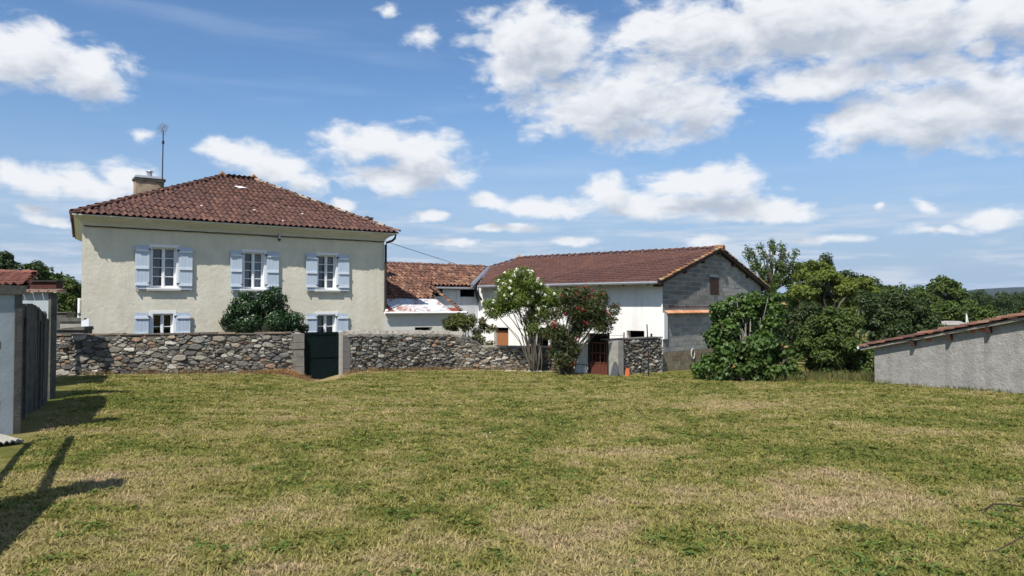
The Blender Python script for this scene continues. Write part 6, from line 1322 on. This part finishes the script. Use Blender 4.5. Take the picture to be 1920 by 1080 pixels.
# weeds and dry stalks along the foot of the walls
def wall_weeds():
    R = np.random.default_rng(91); n = 5200; seg = WALL_LINE[1:] ; P = []
    d = [0]
    for a, b in zip(seg[:-1], seg[1:]): d.append(d[-1] + math.hypot(b[0] - a[0], b[1] - a[1]))
    s_ = R.uniform(0, d[-1], n); x = np.interp(s_, d, [p[0] for p in seg]); y = np.interp(s_, d, [p[1] for p in seg]) - np.abs(R.normal(size=n)) * .16 - .06
    k = (np.abs(x - GATE[0]) > .6) & (fbm(s_ * 1.7, s_ * 0 + 3.3, 3) > R.uniform(.25, .6, n)); x, y = x[k], y[k]; n = len(x)
    P = np.stack([x, y, gz(x, y)], 1); N_ = rdir(n, R); N_[:, 2] *= .2; N_ /= np.linalg.norm(N_, axis=1, keepdims=True); T = rdir(n, R) * .7 + np.array((0, 0, 1.1))
    tag(leaf_mesh('wall_weeds', P, N_, T, R.uniform(.06, .22, n), .07, leafmat('dry_stalk', [(0.12, 0.14, 0.035), (0.34, 0.22, 0.11), (0.28, 0.19, 0.10), (0.40, 0.28, 0.16)], .3, .7, .2), None), 'dry weeds and stalks along the foot of the stone walls', 'weeds', None, 'stuff')
    # heap of dry clippings left of the gate
    n = 3800; x = -7.75 + R.normal(size=n) * .55; y = 25.78 + R.normal(size=n) * .2 + (x + 7.75) * .45; P = np.stack([x, y, gz(x, y) + np.exp(-((x + 7.7) / .8) ** 2) * R.uniform(0, .16, n)], 1); N_ = rdir(n, R) * .6 + np.array((0, -.2, 1)); N_ /= np.linalg.norm(N_, axis=1, keepdims=True)
    tag(leaf_mesh('straw_heap', P, N_, rdir(n, R), R.uniform(.08, .2, n), .08, leafmat('straw', [(0.36, 0.22, 0.12), (0.44, 0.29, 0.17), (0.28, 0.17, 0.10)], .25, .8, .1), None), 'low heap of brown dry clippings left of the green gate', 'straw', None, 'stuff')
wall_weeds()

# clover, plantain and coarse grass clumps in the mown lawn
def lawn_weeds():
    R = np.random.default_rng(123); Ps, Ns, Ts, Ss = [], [], [], []
    for _ in range(1100):
        y = 4.5 + 16 * R.random() ** 1.7; x = R.uniform(-.72, .72) * y
        if x < -4.9 - (y - 6.5) * .5 + .4 or dryness(np.array([x]), np.array([y]))[0] > .38: continue
        n = int(R.integers(7, 26)); a = R.uniform(0, 6.28, n); rad = np.abs(R.normal(size=n)) * R.uniform(.04, .14); px_, py_ = x + rad * np.cos(a * 2.3), y + rad * np.sin(a * 2.3)
        Ps.append(np.stack([px_, py_, gz(px_, py_) + .05 * (fbm(px_ * .35, py_ * .35, 2) - .4) + R.uniform(.012, .035, n)], 1)); v = rdir(n, R) * .45 + np.array((0, 0, 1)); Ns.append(v / np.linalg.norm(v, axis=1, keepdims=True))
        Ts.append(np.stack([np.cos(a), np.sin(a), R.uniform(-.1, .6, n)], 1)); Ss.append(R.uniform(.03, .085, n))
    tag(leaf_mesh('lawn_weeds', np.concatenate(Ps), np.concatenate(Ns), np.concatenate(Ts), np.concatenate(Ss), .42, leafmat('clover_leaf', [(0.085, 0.14, 0.03), (0.12, 0.175, 0.038), (0.15, 0.20, 0.045), (0.07, 0.12, 0.028)], .25, .6, .2), None), 'clover and plantain clumps in the greener parts of the lawn', 'weeds', None, 'stuff')
    # a few white daisies
    n = 26; y = R.uniform(5.5, 20, n); x = R.uniform(-.3, .68, n) * y; P = np.stack([x, y, gz(x, y) + .05], 1); N_ = rdir(n, R) * .3 + np.array((0, -.3, 1)); N_ /= np.linalg.norm(N_, axis=1, keepdims=True)
    tag(leaf_mesh('daisies', P, N_, rdir(n, R), R.uniform(.014, .024, n), 1.0, PET_W, None), 'scattered small white daisies in the lawn', 'daisies', None, 'stuff')
    # splash grass along the foot of the grey shed
    n = 1500; u_ = R.uniform(0, 7, n); q = np.array([SF.p(a, .03 + abs(b) * .1, 0) for a, b in zip(u_, R.normal(size=n))]); k = fbm(u_ * 1.9, u_ * 0 + 1.7, 3) > R.uniform(.3, .62, n); q = q[k]; n = len(q); q[:, 2] = gz(q[:, 0], q[:, 1]); N_ = rdir(n, R); N_[:, 2] *= .2; N_ /= np.linalg.norm(N_, axis=1, keepdims=True)
    tag(leaf_mesh('shed_grass', q, N_, rdir(n, R) * .6 + np.array((0, 0, 1.)), R.uniform(.05, .17, n), .07, leafmat('shed_blade', [(0.11, 0.15, 0.035), (0.25, 0.2, 0.09), (0.07, 0.12, 0.025)], .3, .7, .2), None), 'longer grass along the foot of the grey shed', 'grass', None, 'stuff')
lawn_weeds()

# ------------------------------------------------------------------ the air over the valley
def haze():
    m = bpy.data.materials.new('air'); m.use_nodes = True; nt = m.node_tree; nt.nodes.clear()
    v = nt.nodes.new('ShaderNodeVolumePrincipled'); v.inputs['Color'].default_value = (0.62, 0.78, 1.0, 1); v.inputs['Density'].default_value = 0.00007; v.inputs['Anisotropy'].default_value = 0.0
    o = nt.nodes.new('ShaderNodeOutputMaterial'); nt.links.new(v.outputs[0], o.inputs['Volume'])
    mb = MB(); mb.box(-9500, 9500, -9500, 9500, -12, 130); tag(mb.build('haze', m), None, None, None, 'stuff')
haze()
